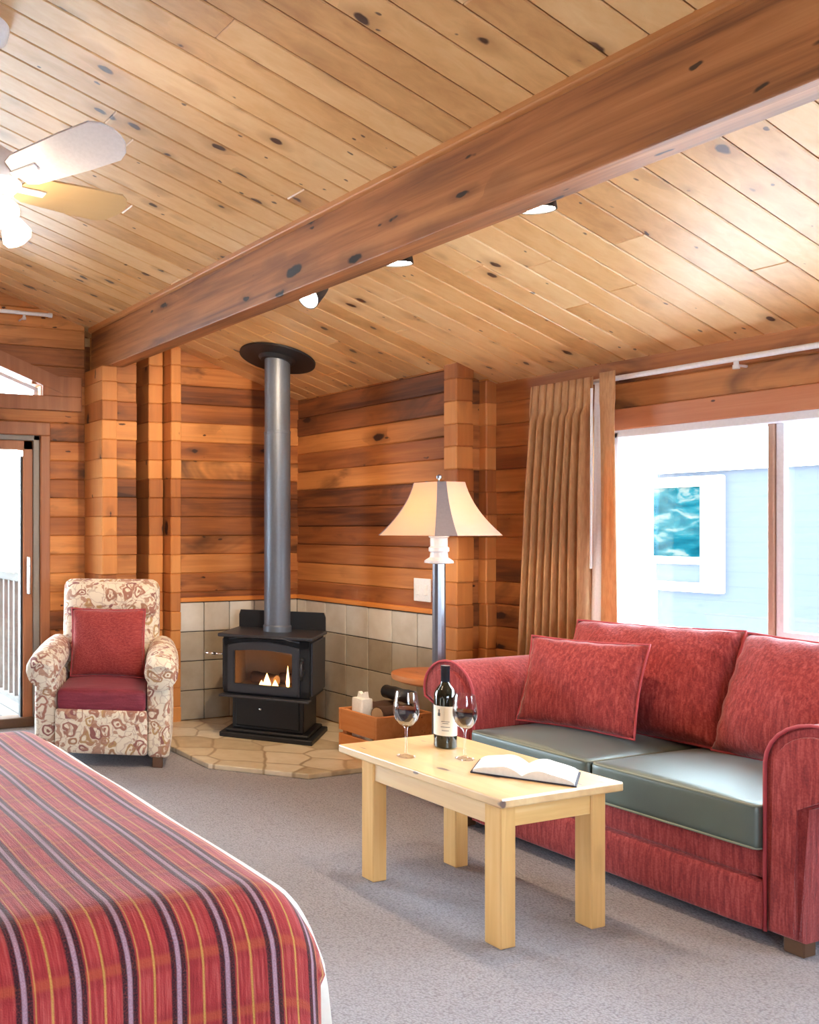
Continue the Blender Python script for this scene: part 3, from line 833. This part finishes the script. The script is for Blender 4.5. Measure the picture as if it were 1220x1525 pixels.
def drape_sheet(bm, x0, x1, y0, y1, top, r, ov, res, wav=0.0, uvl=True, thick=0):
    """ov = (x- , x+, y-, y+) overhang lengths"""
    us = []; u = x0 - ov[0]
    nu = int((x1 - x0 + ov[0] + ov[1]) / res); nv = int((y1 - y0 + ov[2] + ov[3]) / res)
    grid = []
    for i in range(nu + 1):
        row = []
        for j in range(nv + 1):
            u = x0 - ov[0] + (x1 - x0 + ov[0] + ov[1]) * i / nu; v = y0 - ov[2] + (y1 - y0 + ov[2] + ov[3]) * j / nv
            bx, by = min(max(u, x0), x1), min(max(v, y0), y1)
            du, dv = u - bx, v - by; d = math.hypot(du, dv)
            hu, gu = drop_path(abs(du), r, 1); hv, gv = drop_path(abs(dv), r, 1)
            g = gu + gv
            w = wav * math.sin(u * 9 + v * 7) * math.sin(v * 5 - u * 3)
            f = min(1, g / .3)
            rip = f * .010 * math.sin((u if abs(dv) > abs(du) else v) * 14)
            x = bx + math.copysign(hu + (rip if abs(du) > .12 else 0), du) * (1 if du else 0); y = by + math.copysign(hv + (rip if abs(dv) > .12 else 0), dv) * (1 if dv else 0)
            vert = bm.verts.new((x, y, max(.03, top - g + w * (1 - f)))); row.append((vert, u, v))
        grid.append(row)
    L = bm.loops.layers.uv.new('UVMap')
    for i in range(nu):
        for j in range(nv):
            q = [grid[a][b_] for a, b_ in ((i, j), (i + 1, j), (i + 1, j + 1), (i, j + 1))]
            f = bm.faces.new([t[0] for t in q])
            for lp, t in zip(f.loops, q): lp[L].uv = (t[1], t[2])
bm = BM(); drape_sheet(bm, -.95, 1.085, 1.62, 2.96, .606, .10, (.1, .60, .55, .55), .022, .003)
shp = link('sheet', bm, M['sheet'], bed, smooth=True); shp['label'] = 'white sheet hanging past the throw'
bm = BM(); drape_sheet(bm, -.95, 1.03, 1.575, 2.98, .628, .11, (.1, .15, .60, .16), .022, .003)
th = link('bed_throw', bm, M['plaid'], None, smooth=True)
tag(th, 'red plaid throw with black and mauve stripes draped over the bed', 'blanket')
so = th.modifiers.new('thickness', 'SOLIDIFY'); so.thickness = .006; so.offset = 1

# ------------------------------------------------------------------ armchair
ac = thing('armchair', 'floral upholstered recliner armchair beside the glass door', 'armchair', (2.085, 4.64, 0), -.53); ac.scale = (.965, .965, .965)
FL = M['floral']
bm = BM(); rbox(bm, (0, .40, .20), (.27, .36, .13), .02, 8); link('base', bm, FL, ac, False, True, 60)
bm = BM(); rbox(bm, (0, .012, .205), (.272, .03, .13), .02, 10, (0, .006, 0)); link('footrest_panel', bm, FL, ac, False, True, 60)
bm = BM(); rbox(bm, (0, .32, .385), (.262, .325, .065), .03, 12, (0, .012, .02), 0, None, True)
sc_ = link('seat_cushion', bm, M['burgundy'], ac, False, True); sc_['label'] = 'burgundy seat cushion'
Rb = Matrix.Rotation(-.16, 3, 'X')
bm = BM(); rbox(bm, (0, .655, .73), (.315, .09, .335), .06, 14, (0, .03, .0), 0, Rb); link('backrest', bm, FL, ac, False, True)
bm = BM(); rbox(bm, (0, .625, .93), (.30, .085, .12), .07, 12, (0, .02, 0), 0, Rb); link('headrest', bm, FL, ac, False, True)
for s in (-1, 1):
    bm = BM(); rbox(bm, (s * .335, .36, .29), (.065, .34, .235), .03, 10, (.012, 0, 0)); link('armrest', bm, FL, ac, False, True, 60)
    bm = BM(); n = 20
    tube(bm, [(s * .352, -.005, .545), (s * .352, .012, .555), (s * .350, .18, .575), (s * .345, .40, .60), (s * .335, .58, .62), (s * .325, .66, .60)],
         [.070, .098, .10, .098, .088, .06], 20)
    link('arm_roll', bm, FL, ac, False, True, 60)
    bm = BM(); lathe(bm, [(0, .012), (.05, .010), (.078, .004), (.088, 0), (.088, -.01)], (0, 0, 0), 24)
    bm.transform(Matrix.Translation((s * .352, -.008, .545)) @ Matrix.Rotation(PI / 2, 4, 'X')); link('arm_front', bm, FL, ac, False, True, 60)
for (x, y) in ((-.33, .06), (.33, .06), (-.22, .55), (.22, .55)):
    bm = BM(); box(bm, x - .03, x + .03, y - .03, y + .03, 0, .085, .004); link('foot', bm, M['foot'], ac, False)
# its loose cushion
cp = thing('throw_pillow', 'red woven square cushion resting in the floral armchair', 'pillow', (2.20, 4.95, .47))
acM = Matrix.LocRotScale(ac.location, ac.rotation_euler, ac.scale)
mt = acM @ Matrix.Translation((0, .425, .675)) @ Matrix.Rotation(-.16, 4, 'X')
bm = BM(); pillow(bm, .47, .43, .15, mt, 22, .04, .003, .5); link('pillow_body', bm, M['red_plain'], cp, smooth=True)
bm = BM(); tube(bm, pillow_rim(.47, .43, mt, 20, .04), .005, 8, True); link('piping', bm, M['piping'], cp, smooth=True)

# ------------------------------------------------------------------ wood stove
SX, SY, SR = 3.412, 4.872, -.86
st = thing('wood_stove', 'black cast iron wood stove with glass door and flue on the hearth', 'stove', (SX, SY, .03), SR)
BK, IR = M['blk'], M['iron']
bm = BM(); box(bm, -.29, .29, -.235, .235, 0, .03, .004); box(bm, -.26, .26, -.205, .215, .03, .05, .006); link('base_plate', bm, BK, st, False)
pdm = BM(); box(pdm, -.225, .225, -.165, .20, .05, .265, .006); ped = link('pedestal', pdm, BK, st, False)
bm = BM(); box(bm, -.20, .20, -.175, -.16, .07, .25, .005); dr = link('ash_drawer', bm, BK, ped, False)
bm = BM(); lathe(bm, [(0, .018), (.008, .016), (.010, .008), (.004, 0)], (0, 0, 0), 16); bm.transform(Matrix.Translation((-.04, -.175, .185)) @ Matrix.Rotation(PI / 2, 4, 'X'))
link('knob', bm, M['chrome'], dr, False, True)
# firebox: shell open at the front
bm = BM()
box(bm, -.27, -.25, -.20, .20, .28, .63, .004); box(bm, .25, .27, -.20, .20, .28, .63, .004)
box(bm, -.27, .27, .18, .20, .28, .63, .004); box(bm, -.27, .27, -.20, .20, .265, .29, .004)
box(bm, -.27, .27, -.20, .20, .62, .635, .004)
box(bm, -.27, -.205, -.215, -.195, .28, .63, .003); box(bm, .205, .27, -.215, -.195, .28, .63, .003)
box(bm, -.27, .27, -.215, -.195, .28, .325, .003); box(bm, -.27, .27, -.215, -.195, .575, .63, .003)
link('firebox', bm, BK, st, False)
bm = BM(); box(bm, -.248, -.235, -.18, .178, .292, .58); box(bm, .235, .248, -.18, .178, .292, .58); box(bm, -.235, .235, .165, .178, .292, .58); box(bm, -.248, .248, -.19, .178, .291, .30)
link('firebrick_lining', bm, M['brick'], st, False)
bm = BM(); box(bm, -.295, .295, -.255, .20, .635, .657, .006, 2); link('top_plate', bm, IR, st, False)
bm = BM(); prism(bm, [(-.285, .657), (.285, .657), (.285, .74), (.275, .772), (-.275, .772), (-.285, .74)], 1, .19, .205); link('heat_shield', bm, BK, st, False)
bm = BM(); box(bm, -.28, .28, -.285, -.20, .262, .276, .004); link('ash_lip', bm, IR, st, False)
for s in (-1, 1):
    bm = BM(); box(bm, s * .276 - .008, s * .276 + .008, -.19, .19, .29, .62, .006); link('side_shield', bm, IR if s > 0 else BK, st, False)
# door with an arched head
bm = BM()
def arch(x0, x1, z0, z1, rise, n=12):
    pts = [(x0, z0), (x1, z0), (x1, z1)]
    for i in range(1, n): t = i / n; pts.append((x1 + (x0 - x1) * t, z1 + rise * math.sin(PI * t)))
    return pts + [(x0, z1)]
out = arch(-.235, .215, .292, .585, .032); inn = arch(-.190, .170, .345, .552, .012)
A0 = [bm.verts.new((p[0], -.245, p[1])) for p in out]; B0 = [bm.verts.new((p[0], -.245, p[1])) for p in inn]
A1 = [bm.verts.new((p[0], -.217, p[1])) for p in out]; B1 = [bm.verts.new((p[0], -.217, p[1])) for p in inn]
n = len(out)
for i in range(n):
    j = (i + 1) % n
    bm.faces.new((A0[i], A0[j], B0[j], B0[i])); bm.faces.new((A1[i], B1[i], B1[j], A1[j])); bm.faces.new((A0[i], A1[i], A1[j], A0[j])); bm.faces.new((B0[i], B0[j], B1[j], B1[i]))
bmesh.ops.bevel(bm, geom=[e for e in bm.edges if abs(e.verts[0].co.y + .245) < 1e-4 and abs(e.verts[1].co.y + .245) < 1e-4 and len(e.link_faces) == 2 and any(abs(f.normal.y) < .5 for f in e.link_faces)], offset=.006, segments=2, affect='EDGES')
sd = link('door', bm, IR, st, False)
bm = BM(); prism(bm, inn, 1, -.232, -.227); link('door_glass', bm, M['stoveglass'], sd, False)
bm = BM(); tube(bm, [(-.225, -.24, .625), (-.12, -.252, .641), (0, -.258, .645), (.12, -.252, .641), (.215, -.24, .622)], .006, 8); link('door_arch', bm, IR, sd, False, True)
bm = BM(); box(bm, .222, .245, -.262, -.215, .42, .46, .005); link('latch', bm, BK, sd, False); bm = BM(); box(bm, .222, .245, -.262, -.215, .50, .53, .005); link('latch', bm, BK, sd, False)
bm = BM(); tube(bm, [(.232, -.255, .51), (.235, -.285, .49), (.236, -.288, .44), (.234, -.27, .40)], .008, 10); link('handle', bm, IR, sd, False, True)
bm = BM(); tube(bm, [(-.27, -.17, .515), (-.34, -.175, .515)], .006, 10); tube(bm, [(-.335, -.175, .515), (-.40, -.178, .516)], .009, 10); link('draft_rod', bm, M['chrome'], st, False, True)
# flue
acx, acy = .012, .035
wx = SX + acx * math.cos(SR) - acy * math.sin(SR); wy = SY + acx * math.sin(SR) + acy * math.cos(SR)
bm = BM(); lathe(bm, [(.083, .657), (.083, 1.93), (.0845, 1.932), (.0845, 1.945), (.081, 1.947), (.081, 2.60)], (acx, acy, -.0), 36)
lathe(bm, [(.09, .657), (.09, .69), (.083, .70)], (acx, acy, 0), 36)
fl = link('flue_pipe', bm, M['pipe'], st, False, True, 18)
zf = zc(wx)
bm = BM(); cyl(bm, (0, 0, -.012), (0, 0, .0), .245, seg=48); cyl(bm, (0, 0, -.03), (0, 0, -.012), .10, .12, seg=40)
bm.transform(Matrix.Translation((wx, wy, zf - .004)) @ Matrix.Rotation(math.atan(SL), 4, 'Y'))
link('ceiling_collar', bm, BK, fl, True, True, 30)
# burning logs in it
def log_piece(name, label, p0, p1, r, group, mat=None, wedge=False):
    p0, p1 = V(p0), V(p1); c = (p0 + p1) / 2
    o = thing(name, label, 'firewood', tuple(c), 0, group)
    bm = BM(); n = 6; d = (p1 - p0)
    tube(bm, [p0 + d * i / n for i in range(n + 1)], [r * (1 + .06 * math.sin(i * 2.1)) for i in range(n + 1)], 14)
    body = link('bark', bm, mat or M['bark'], o, True, True, 50)
    dn = d.normalized()
    for e, sg in ((p0, -1), (p1, 1)):
        bm = BM(); cyl(bm, e + dn * sg * .0005, e + dn * sg * .003, r * .86, seg=14); link('cut_end', bm, M['cut'], o)
    return o
stM = Matrix.LocRotScale(st.location, st.rotation_euler, None)
def sl(x, y, z): return tuple(stM @ V((x, y, z)))
log_piece('burning_log', 'charred log burning at the left behind the stove glass', sl(-.15, .06, .345), sl(.02, -.02, .345), .038, 'logs in the stove')
log_piece('burning_log', 'charred log burning at the right behind the stove glass', sl(.02, .10, .345), sl(.17, .06, .35), .034, 'logs in the stove')
fm = thing('flame', 'small orange flame between the logs inside the stove', 'flame', sl(.0, -.05, .30))
for (x, y, h, r) in ((-.02, -.10, .10, .026), (.03, -.09, .06, .022), (-.06, -.08, .05, .018), (.10, -.05, .15, .012)):
    bm = BM(); lathe(bm, [(0, 0), (r * .8, h * .12), (r, h * .28), (r * .6, h * .6), (r * .2, h * .88), (0, h)], (0, 0, 0), 14)
    bm.transform(Matrix.Translation(sl(x, y, .302))); link('flame_tongue', bm, M['flame'], fm, True, True)

# ------------------------------------------------------------------ firewood crate
CX0, CX1, CY0, CY1, CZ0 = 3.487, 3.90, 4.012, 4.335, .031
cr = thing('wooden_crate', 'slatted wooden crate of firewood on the hearth by the tiled wall', 'crate', ((CX0 + CX1) / 2, (CY0 + CY1) / 2, CZ0))
for (za, zb) in ((.0, .115), (.135, .262)):
    for y in (CY0, CY1 - .018):
        bm = BM(); box(bm, CX0, CX1, y, y + .018, CZ0 + za, CZ0 + zb, .003); link('slat', bm, M['crate'], cr)
    for x in (CX0, CX1 - .018):
        bm = BM(); box(bm, x, x + .018, CY0 + .018, CY1 - .018, CZ0 + za, CZ0 + zb, .003); link('slat', bm, M['crate'], cr)
for x in (CX0 + .018, CX1 - .048):
    for y in (CY0 + .018, CY1 - .048):
        bm = BM(); box(bm, x, x + .03, y, y + .03, CZ0, CZ0 + .255); link('corner_post', bm, M['crate'], cr)
bm = BM(); box(bm, CX0 + .018, CX1 - .018, CY0 + .018, CY1 - .018, CZ0 + .005, CZ0 + .015); link('bottom', bm, M['crate'], cr)
# contents
pb = thing('paper_packet', 'white paper packet standing in the firewood crate', 'paper', (3.575, 4.235, .05))
bm = BM(); rbox(bm, (3.575, 4.235, .205), (.04, .045, .155), .008, 6, (.01, .006, 0), .002); link('packet_body', bm, M['paper'], pb, smooth=True, auto=50)
bm = BM(); prism(bm, [(4.197, .355), (4.273, .355), (4.26, .395), (4.235, .38), (4.207, .40)], 0, 3.57, 3.595); link('flap', bm, M['paper'], pb)
log_piece('firewood_log', 'round cut log facing forward in the crate beside the white packet', (3.575, 4.105, .285), (3.84, 4.14, .275), .048, 'firewood in the crate')
log_piece('firewood_log', 'dark log lying behind the round cut one in the crate', (3.62, 4.25, .285), (3.84, 4.262, .28), .046, 'firewood in the crate')
log_piece('firewood_log', 'log at the bottom of the crate beneath the others', (3.62, 4.10, .12), (3.845, 4.115, .12), .05, 'firewood in the crate')
log_piece('firewood_log', 'log at the bottom of the crate next to the packet', (3.65, 4.23, .12), (3.845, 4.23, .12), .05, 'firewood in the crate')
log_piece('firewood_log', 'black charred log on the sofa side of the crate', (3.79, 4.07, .375), (3.80, 4.29, .375), .04, 'firewood in the crate', M['dark'])

# ------------------------------------------------------------------ floor lamp with tray table
LXY = (3.575, 3.645)
fp = thing('floor_lamp', 'pewter floor lamp with square bell shade and round wooden tray behind the loveseat', 'lamp', (LXY[0], LXY[1], 0), .12)
bm = BM(); lathe(bm, [(0, 0), (.15, 0), (.15, .012), (.13, .022), (.05, .035), (.036, .05), (0, .05)], (0, 0, 0), 40); link('base', bm, M['pewter'], fp, False, True, 40)
bm = BM(); lathe(bm, [(.036, .05), (.034, .5), (.032, 1.18), (0, 1.18)], (0, 0, 0), 12); link('pole', bm, M['pewter'], fp, False)
bm = BM(); lathe(bm, [(.034, .545), (.20, .545), (.232, .558), (.235, .573), (.232, .586), (.22, .591), (.034, .586)], (0, 0, 0), 48); tt = link('tray_table', bm, M['crate'], fp, False, True, 40); tt['label'] = 'round wooden tray'
bm = BM(); lathe(bm, [(.03, 1.165), (.072, 1.17), (.070, 1.182), (.045, 1.20), (.042, 1.225), (.050, 1.232), (.050, 1.25), (.042, 1.256), (.043, 1.30), (.05, 1.305), (.05, 1.325), (0, 1.33)], (0, 0, 0), 32)
link('socket_collar', bm, M['whitemetal'], fp, False, True, 40)
# cut-corner square bell shade
def shade_mesh(bm, ribs):
    zt, zb = 1.59, 1.315; n = 10
    def ring(t):
        s = .102 + (.245 - .102) * (.40 * t + .60 * t ** 2.1); c = .30 * s
        pts = [(s, -s + c), (s, s - c), (s - c, s), (-s + c, s), (-s, s - c), (-s, -s + c), (-s + c, -s), (s - c, -s)]
        return [(x, y, zt + (zb - zt) * t) for x, y in pts]
    R = [ring(i / n) for i in range(n + 1)]
    for k in range(8):
        if (k % 2 == 1) != ribs: continue
        a, b_ = k, (k + 1) % 8
        for i in range(n):
            bm.faces.new([bm.verts.new(R[i][a]), bm.verts.new(R[i][b_]), bm.verts.new(R[i + 1][b_]), bm.verts.new(R[i + 1][a])])
    bmesh.ops.remove_doubles(bm, verts=bm.verts, dist=1e-5)
for nm, ribs, mm in (('lamp_shade', False, M['shade']), ('shade_corner', True, M['shade_rib'])):
    bm = BM(); shade_mesh(bm, ribs); o = link(nm, bm, mm, fp if not ribs else None, False)
    o.modifiers.new('thickness', 'SOLIDIFY').thickness = .003
    if ribs: o.parent = shade_o
    else: shade_o = o
bm = BM(); lathe(bm, [(0, 1.33), (.012, 1.335), (.012, 1.36), (.028, 1.40), (.03, 1.43), (.02, 1.46), (0, 1.468)], (0, 0, 0), 20); link('bulb', bm, M['bulb'], fp, False, True)
bm = BM(); lathe(bm, [(0, 1.59), (.006, 1.592), (.004, 1.602), (.013, 1.612), (.013, 1.625), (0, 1.634)], (0, 0, 0), 20)
box(bm, -.10, .10, -.004, .004, 1.586, 1.592); box(bm, -.004, .004, -.10, .10, 1.586, 1.592); link('finial', bm, M['pewter'], fp, False, True, 40)

# light switch plate on the log wall
sw = thing('light_switch', 'white switch plate on the log wall above the tiles', 'switch', (4.015, 4.215, .98))
bm = BM(); box(bm, 4.003, 4.014, 4.150, 4.283, .912, 1.05, .003, 2); link('plate', bm, M['whitemetal'], sw)
for yy in (4.183, 4.25):
    bm = BM(); box(bm, 3.998, 4.006, yy - .012, yy + .012, .95, 1.012, .002); link('rocker', bm, M['white'], sw)

# ------------------------------------------------------------------ curtain and rods
cu = thing('curtain', 'tan pinch-pleated curtain drawn back left of the big window', 'curtain', (4.17, 3.4, .2))
def curtain(bm, y0t, y1t, y0b, y1b, zt, zb, xt, folds, amp, seg=140, rows=40):
    prev = None
    for r in range(rows + 1):
        t = r / rows; z = zt + (zb - zt) * t; row = []
        for i in range(seg + 1):
            s = i / seg
            te = max(0.0, min(1.0, (t - .0) / 1.0)) ** .8
            y = (y0t + (y1t - y0t) * s) * (1 - te) + (y0b + (y1b - y0b) * s) * te
            ph = 2 * PI * folds * s
            a = amp * (.55 + .45 * min(1, t * 3))
            w = math.sin(ph + .5 * math.sin(s * 9 + 2.5 * t))
            pin = math.copysign(abs(w) ** (.8), w)
            x = xt + a * pin + .006 * math.sin(5 * s + 4 * t)
            if t < .09: x = xt + a * (.75 * max(0, w) ** 3 - .1)
            row.append(bm.verts.new((x, y, z)))
        if prev:
            for i in range(seg): bm.faces.new((prev[i], prev[i + 1], row[i + 1], row[i]))
        prev = row
bm = BM(); curtain(bm, 3.590, 3.225, 3.690, 3.262, 2.115, .22, 4.165, 8.5, .042)
o = link('drape', bm, M['drape'], cu, smooth=True); o.modifiers.new('thickness', 'SOLIDIFY').thickness = .003
bm = BM(); curtain(bm, 3.222, 3.165, 3.262, 3.165, 2.08, .24, 4.17, .5, .01, 10)
o = link('lining', bm, M['lining'], cu, smooth=True); o['label'] = 'white lining at the leading edge'; o.modifiers.new('thickness', 'SOLIDIFY').thickness = .002
bm = BM(); curtain(bm, 3.182, 3.10, 3.182, 3.10, 2.125, .24, 4.15, .5, .012, 12)
o = link('leading_flap', bm, M['drape'], cu, smooth=True); o.modifiers.new('thickness', 'SOLIDIFY').thickness = .003
bm = BM(); tube(bm, [(4.125, 3.205, 2.05), (4.12, 3.205, 1.15)], .006, 10); link('pull_wand', bm, M['whitemetal'], cu, smooth=True, auto=40)
def rod(label, p0, p1, off, brks, grp):
    p0, p1 = V(p0), V(p1); d = (p1 - p0).normalized()
    o = thing('curtain_rod', label, 'curtain rod', tuple((p0 + p1) / 2), 0, grp)
    bm = BM(); tube(bm, [p0, p1], .013, 14); link('rod', bm, M['whitemetal'], o, smooth=True, auto=40)
    for e in (p0, p1):
        bm = BM(); cyl(bm, e - d * .012, e + d * .012, .0165, seg=16); link('end_cap', bm, M['whitemetal'], o, smooth=True, auto=40)
    for t in brks:
        c = p0 + (p1 - p0) * t; bm = BM()
        tube(bm, [c + V((0, 0, -.0)), c + V((0, 0, -.03))], .010, 10); cyl(bm, c + V((0, 0, -.045)), c + V((0, 0, -.028)), .014, seg=14)
        tube(bm, [c + V((0, 0, -.03)), c + V(off) + V((0, 0, -.03))], .006, 8); link('bracket', bm, M['whitemetal'], o, smooth=True, auto=40)
rod('long white curtain rod above the big window', (4.225, 3.62, 2.097), (4.225, .7, 2.097), (.07, 0, 0), (.352, .8), 'white curtain rods')
rod('white curtain rod high on the gable above the transom', (.3, 5.66, 2.79), (2.17, 5.66, 2.79), (0, .10, 0), (.9, .2), 'white curtain rods')

# ------------------------------------------------------------------ ceiling fan
FX, FY, FZ = .985, 3.18, 2.65
fan = thing('ceiling_fan', 'white ceiling fan with glowing globe light, cut off by the frame edge', 'ceiling fan', (FX, FY, FZ))
bm = BM(); lathe(bm, [(0, .70 - .0), (.0, .70)], (0, 0, 0), 8); bm.free()
zt = zc(FX) - FZ
bm = BM(); cyl(bm, (0, 0, .10), (0, 0, zt - .03), .012, seg=16); link('downrod', bm, M['fanwhite'], fan, False, True, 40)
bm = BM(); lathe(bm, [(.02, zt - .09), (.06, zt - .06), (.07, zt - .02), (.07, zt + .02)], (0, 0, 0), 28); link('canopy', bm, M['fanwhite'], fan, False, True, 40)
bm = BM(); lathe(bm, [(0, .11), (.05, .105), (.10, .07), (.115, .03), (.115, -.03), (.09, -.055), (.05, -.065), (.05, -.10), (0, -.10)], (0, 0, 0), 36); link('motor_housing', bm, M['fanwhite'], fan, False, True, 40)
tip = lambda p: math.atan2(p[1] - FY, p[0] - FX)
a0 = math.radians(-62)
for k in range(5):
    a = a0 + k * 2 * PI / 5
    Rk = Matrix.Rotation(a, 4, 'Z') @ Matrix.Translation((0, 0, -.015)) @ Matrix.Rotation(math.radians(-20 if k == 0 else -12), 4, 'X')
    poly = [(.13, -.065), (.17, -.083), (.40, -.096), (.53, -.098), (.565, -.076), (.59, -.035), (.595, 0), (.59, .035), (.565, .076), (.53, .098), (.40, .096), (.17, .083), (.13, .065), (.115, .0)]
    bm = BM(); prism(bm, poly, 2, -.004, .004, .0015); bm.transform(Rk)
    link('blade', bm, M['fanwhite'] if k % 5 != 1 else M['fanblade_warm'], fan, False)  # one tan blade among white ones: difference in light painted as colour
    bm = BM(); box(bm, .09, .23, -.018, .018, -.012, -.004, .003); bm.transform(Rk); link('blade_arm', bm, M['fanwhite'], fan, False)
for k in range(3):
    a = math.radians(30) + k * 2 * PI / 3
    bm = BM(); tube(bm, [(.03 * math.cos(a), .03 * math.sin(a), -.09), (.07 * math.cos(a), .07 * math.sin(a), -.10), (.09 * math.cos(a), .09 * math.sin(a), -.115)], .012, 10); la = link('lamp_arm', bm, M['chrome'], fan, False, True)
    Rg = Matrix.Translation((.092 * math.cos(a), .092 * math.sin(a), -.118)) @ Matrix.Rotation(a, 4, 'Z') @ Matrix.Rotation(math.radians(140), 4, 'Y')
    bm = BM(); lathe(bm, [(0, 0), (.022, .004), (.04, .03), (.052, .06), (.06, .085), (.05, .105), (.025, .115), (0, .117)], (0, 0, 0), 24); bm.transform(Rg); link('globe', bm, M['globe'], fan, False, True)
bm = BM(); tube(bm, [(.02, -.02, -.10), (.021, -.021, -.26)], .0025, 8); link('pull_chain', bm, M['chrome'], fan, False, True)

# ------------------------------------------------------------------ spot lights beside the beam
names = ['spot light next to the beam nearest the stove, seen side-on', 'middle spot light next to the ceiling beam', 'spot light next to the beam nearest the window end of the room']
SPX = 2.80
for k, (yy, zz, ang) in enumerate(((3.665, 2.515, None), (3.085, 2.545, .1), (2.385, 2.548, .1))):
    sp_ = thing('spot_light', names[k], 'spot light', (SPX, yy, zc(SPX)), 0, 'spot lights along the beam')
    bm = BM(); cyl(bm, (0, 0, -.02), (0, 0, .0), .045, seg=24); cyl(bm, (0, 0, zz + .03 - zc(SPX)), (0, 0, -.01), .008, seg=10); link('mount', bm, M['dark'], sp_, False, True, 40)
    Rr = Matrix.Rotation(ang, 4, 'X') if ang is not None else V((.80, .05, .55)).to_track_quat('Z', 'Y').to_matrix().to_4x4()
    Rk = Matrix.Translation((0, 0, zz - zc(SPX))) @ Rr @ Matrix.Scale(1.2, 4)
    bm = BM(); lathe(bm, [(0, .06), (.03, .055), (.038, .03), (.052, -.03), (.054, -.04), (.050, -.04), (.036, .02)], (0, 0, 0), 28); bm.transform(Rk); hd = link('lamp_head', bm, M['dark'], sp_, False, True, 40)
    bm = BM(); lathe(bm, [(0, -.040), (.03, -.039), (.050, -.032)], (0, 0, 0), 24); bm.transform(Rk); link('lens', bm, M['spotlens'], hd, False, True)

# ------------------------------------------------------------------ light
W = bpy.data.worlds.new('sky'); bpy.context.scene.world = W; W.use_nodes = True
bg = W.node_tree.nodes['Background']; bg.inputs[0].default_value = (.76, .89, 1.0, 1); bg.inputs[1].default_value = 15.0
def area(name, loc, rot, sx, sy, power=0, col=(1, 1, 1), portal=True):
    l = bpy.data.lights.new(name, 'AREA'); l.shape = 'RECTANGLE'; l.size = sx; l.size_y = sy; l.color = col
    l.energy = power; l.cycles.is_portal = portal
    o = bpy.data.objects.new(name, l); C.objects.link(o); o.location = loc; o.rotation_euler = rot; return o
area('portal_window', (XW + .17, (WY0 + WY1) / 2, (WZ0 + WZ1) / 2), (0, PI / 2, 0), WZ1 - WZ0, WY1 - WY0)
area('portal_door', (1.2, YB + .18, 1.0), (-PI / 2, 0, 0), 1.8, 2.0)
area('portal_transom', (1.2, YB + .18, 2.6), (-PI / 2, 0, 0), 1.9, .8)
area('portal_rear', (.25, YR - .18, 1.5), (PI / 2, 0, 0), 1.9, 1.0)
def point(name, loc, power, col, r=.04):
    l = bpy.data.lights.new(name, 'POINT'); l.energy = power; l.color = col; l.shadow_soft_size = r
    o = bpy.data.objects.new(name, l); C.objects.link(o); o.location = loc; return o
def spot(name, loc, target, power, col, size, blend=.6, r=.04):
    l = bpy.data.lights.new(name, 'SPOT'); l.energy = power; l.color = col; l.spot_size = size; l.spot_blend = blend; l.shadow_soft_size = r
    o = bpy.data.objects.new(name, l); C.objects.link(o); o.location = loc
    o.rotation_euler = (V(target) - V(loc)).to_track_quat('-Z', 'Y').to_euler(); return o
WARM = (1, .74, .46)
point('fan_light', (FX, FY, FZ - .26), 6, WARM, .08)
point('lamp_light', (LXY[0], LXY[1], 1.43), 11, WARM, .03)
spot('spot_stove', (SPX, 3.72, 2.44), (3.3, 5.3, 1.2), 50, WARM, 1.7)
spot('spot_middle', (SPX, 3.085, 2.48), (2.6, 3.0, 0), 22, WARM, 1.9)
spot('spot_near', (SPX, 2.385, 2.48), (2.6, 2.3, 0), 22, WARM, 1.9)

sc = bpy.context.scene
sc.view_settings.view_transform = 'Standard'; sc.view_settings.look = 'None'; sc.view_settings.gamma = 1; sc.view_settings.use_curve_mapping = False
sc.view_settings.exposure = 1.08
sc.cycles.use_denoising = True
sc.cycles.max_bounces = 10; sc.cycles.diffuse_bounces = 6; sc.cycles.transparent_max_bounces = 16
sc.cycles.sample_clamp_indirect = 8
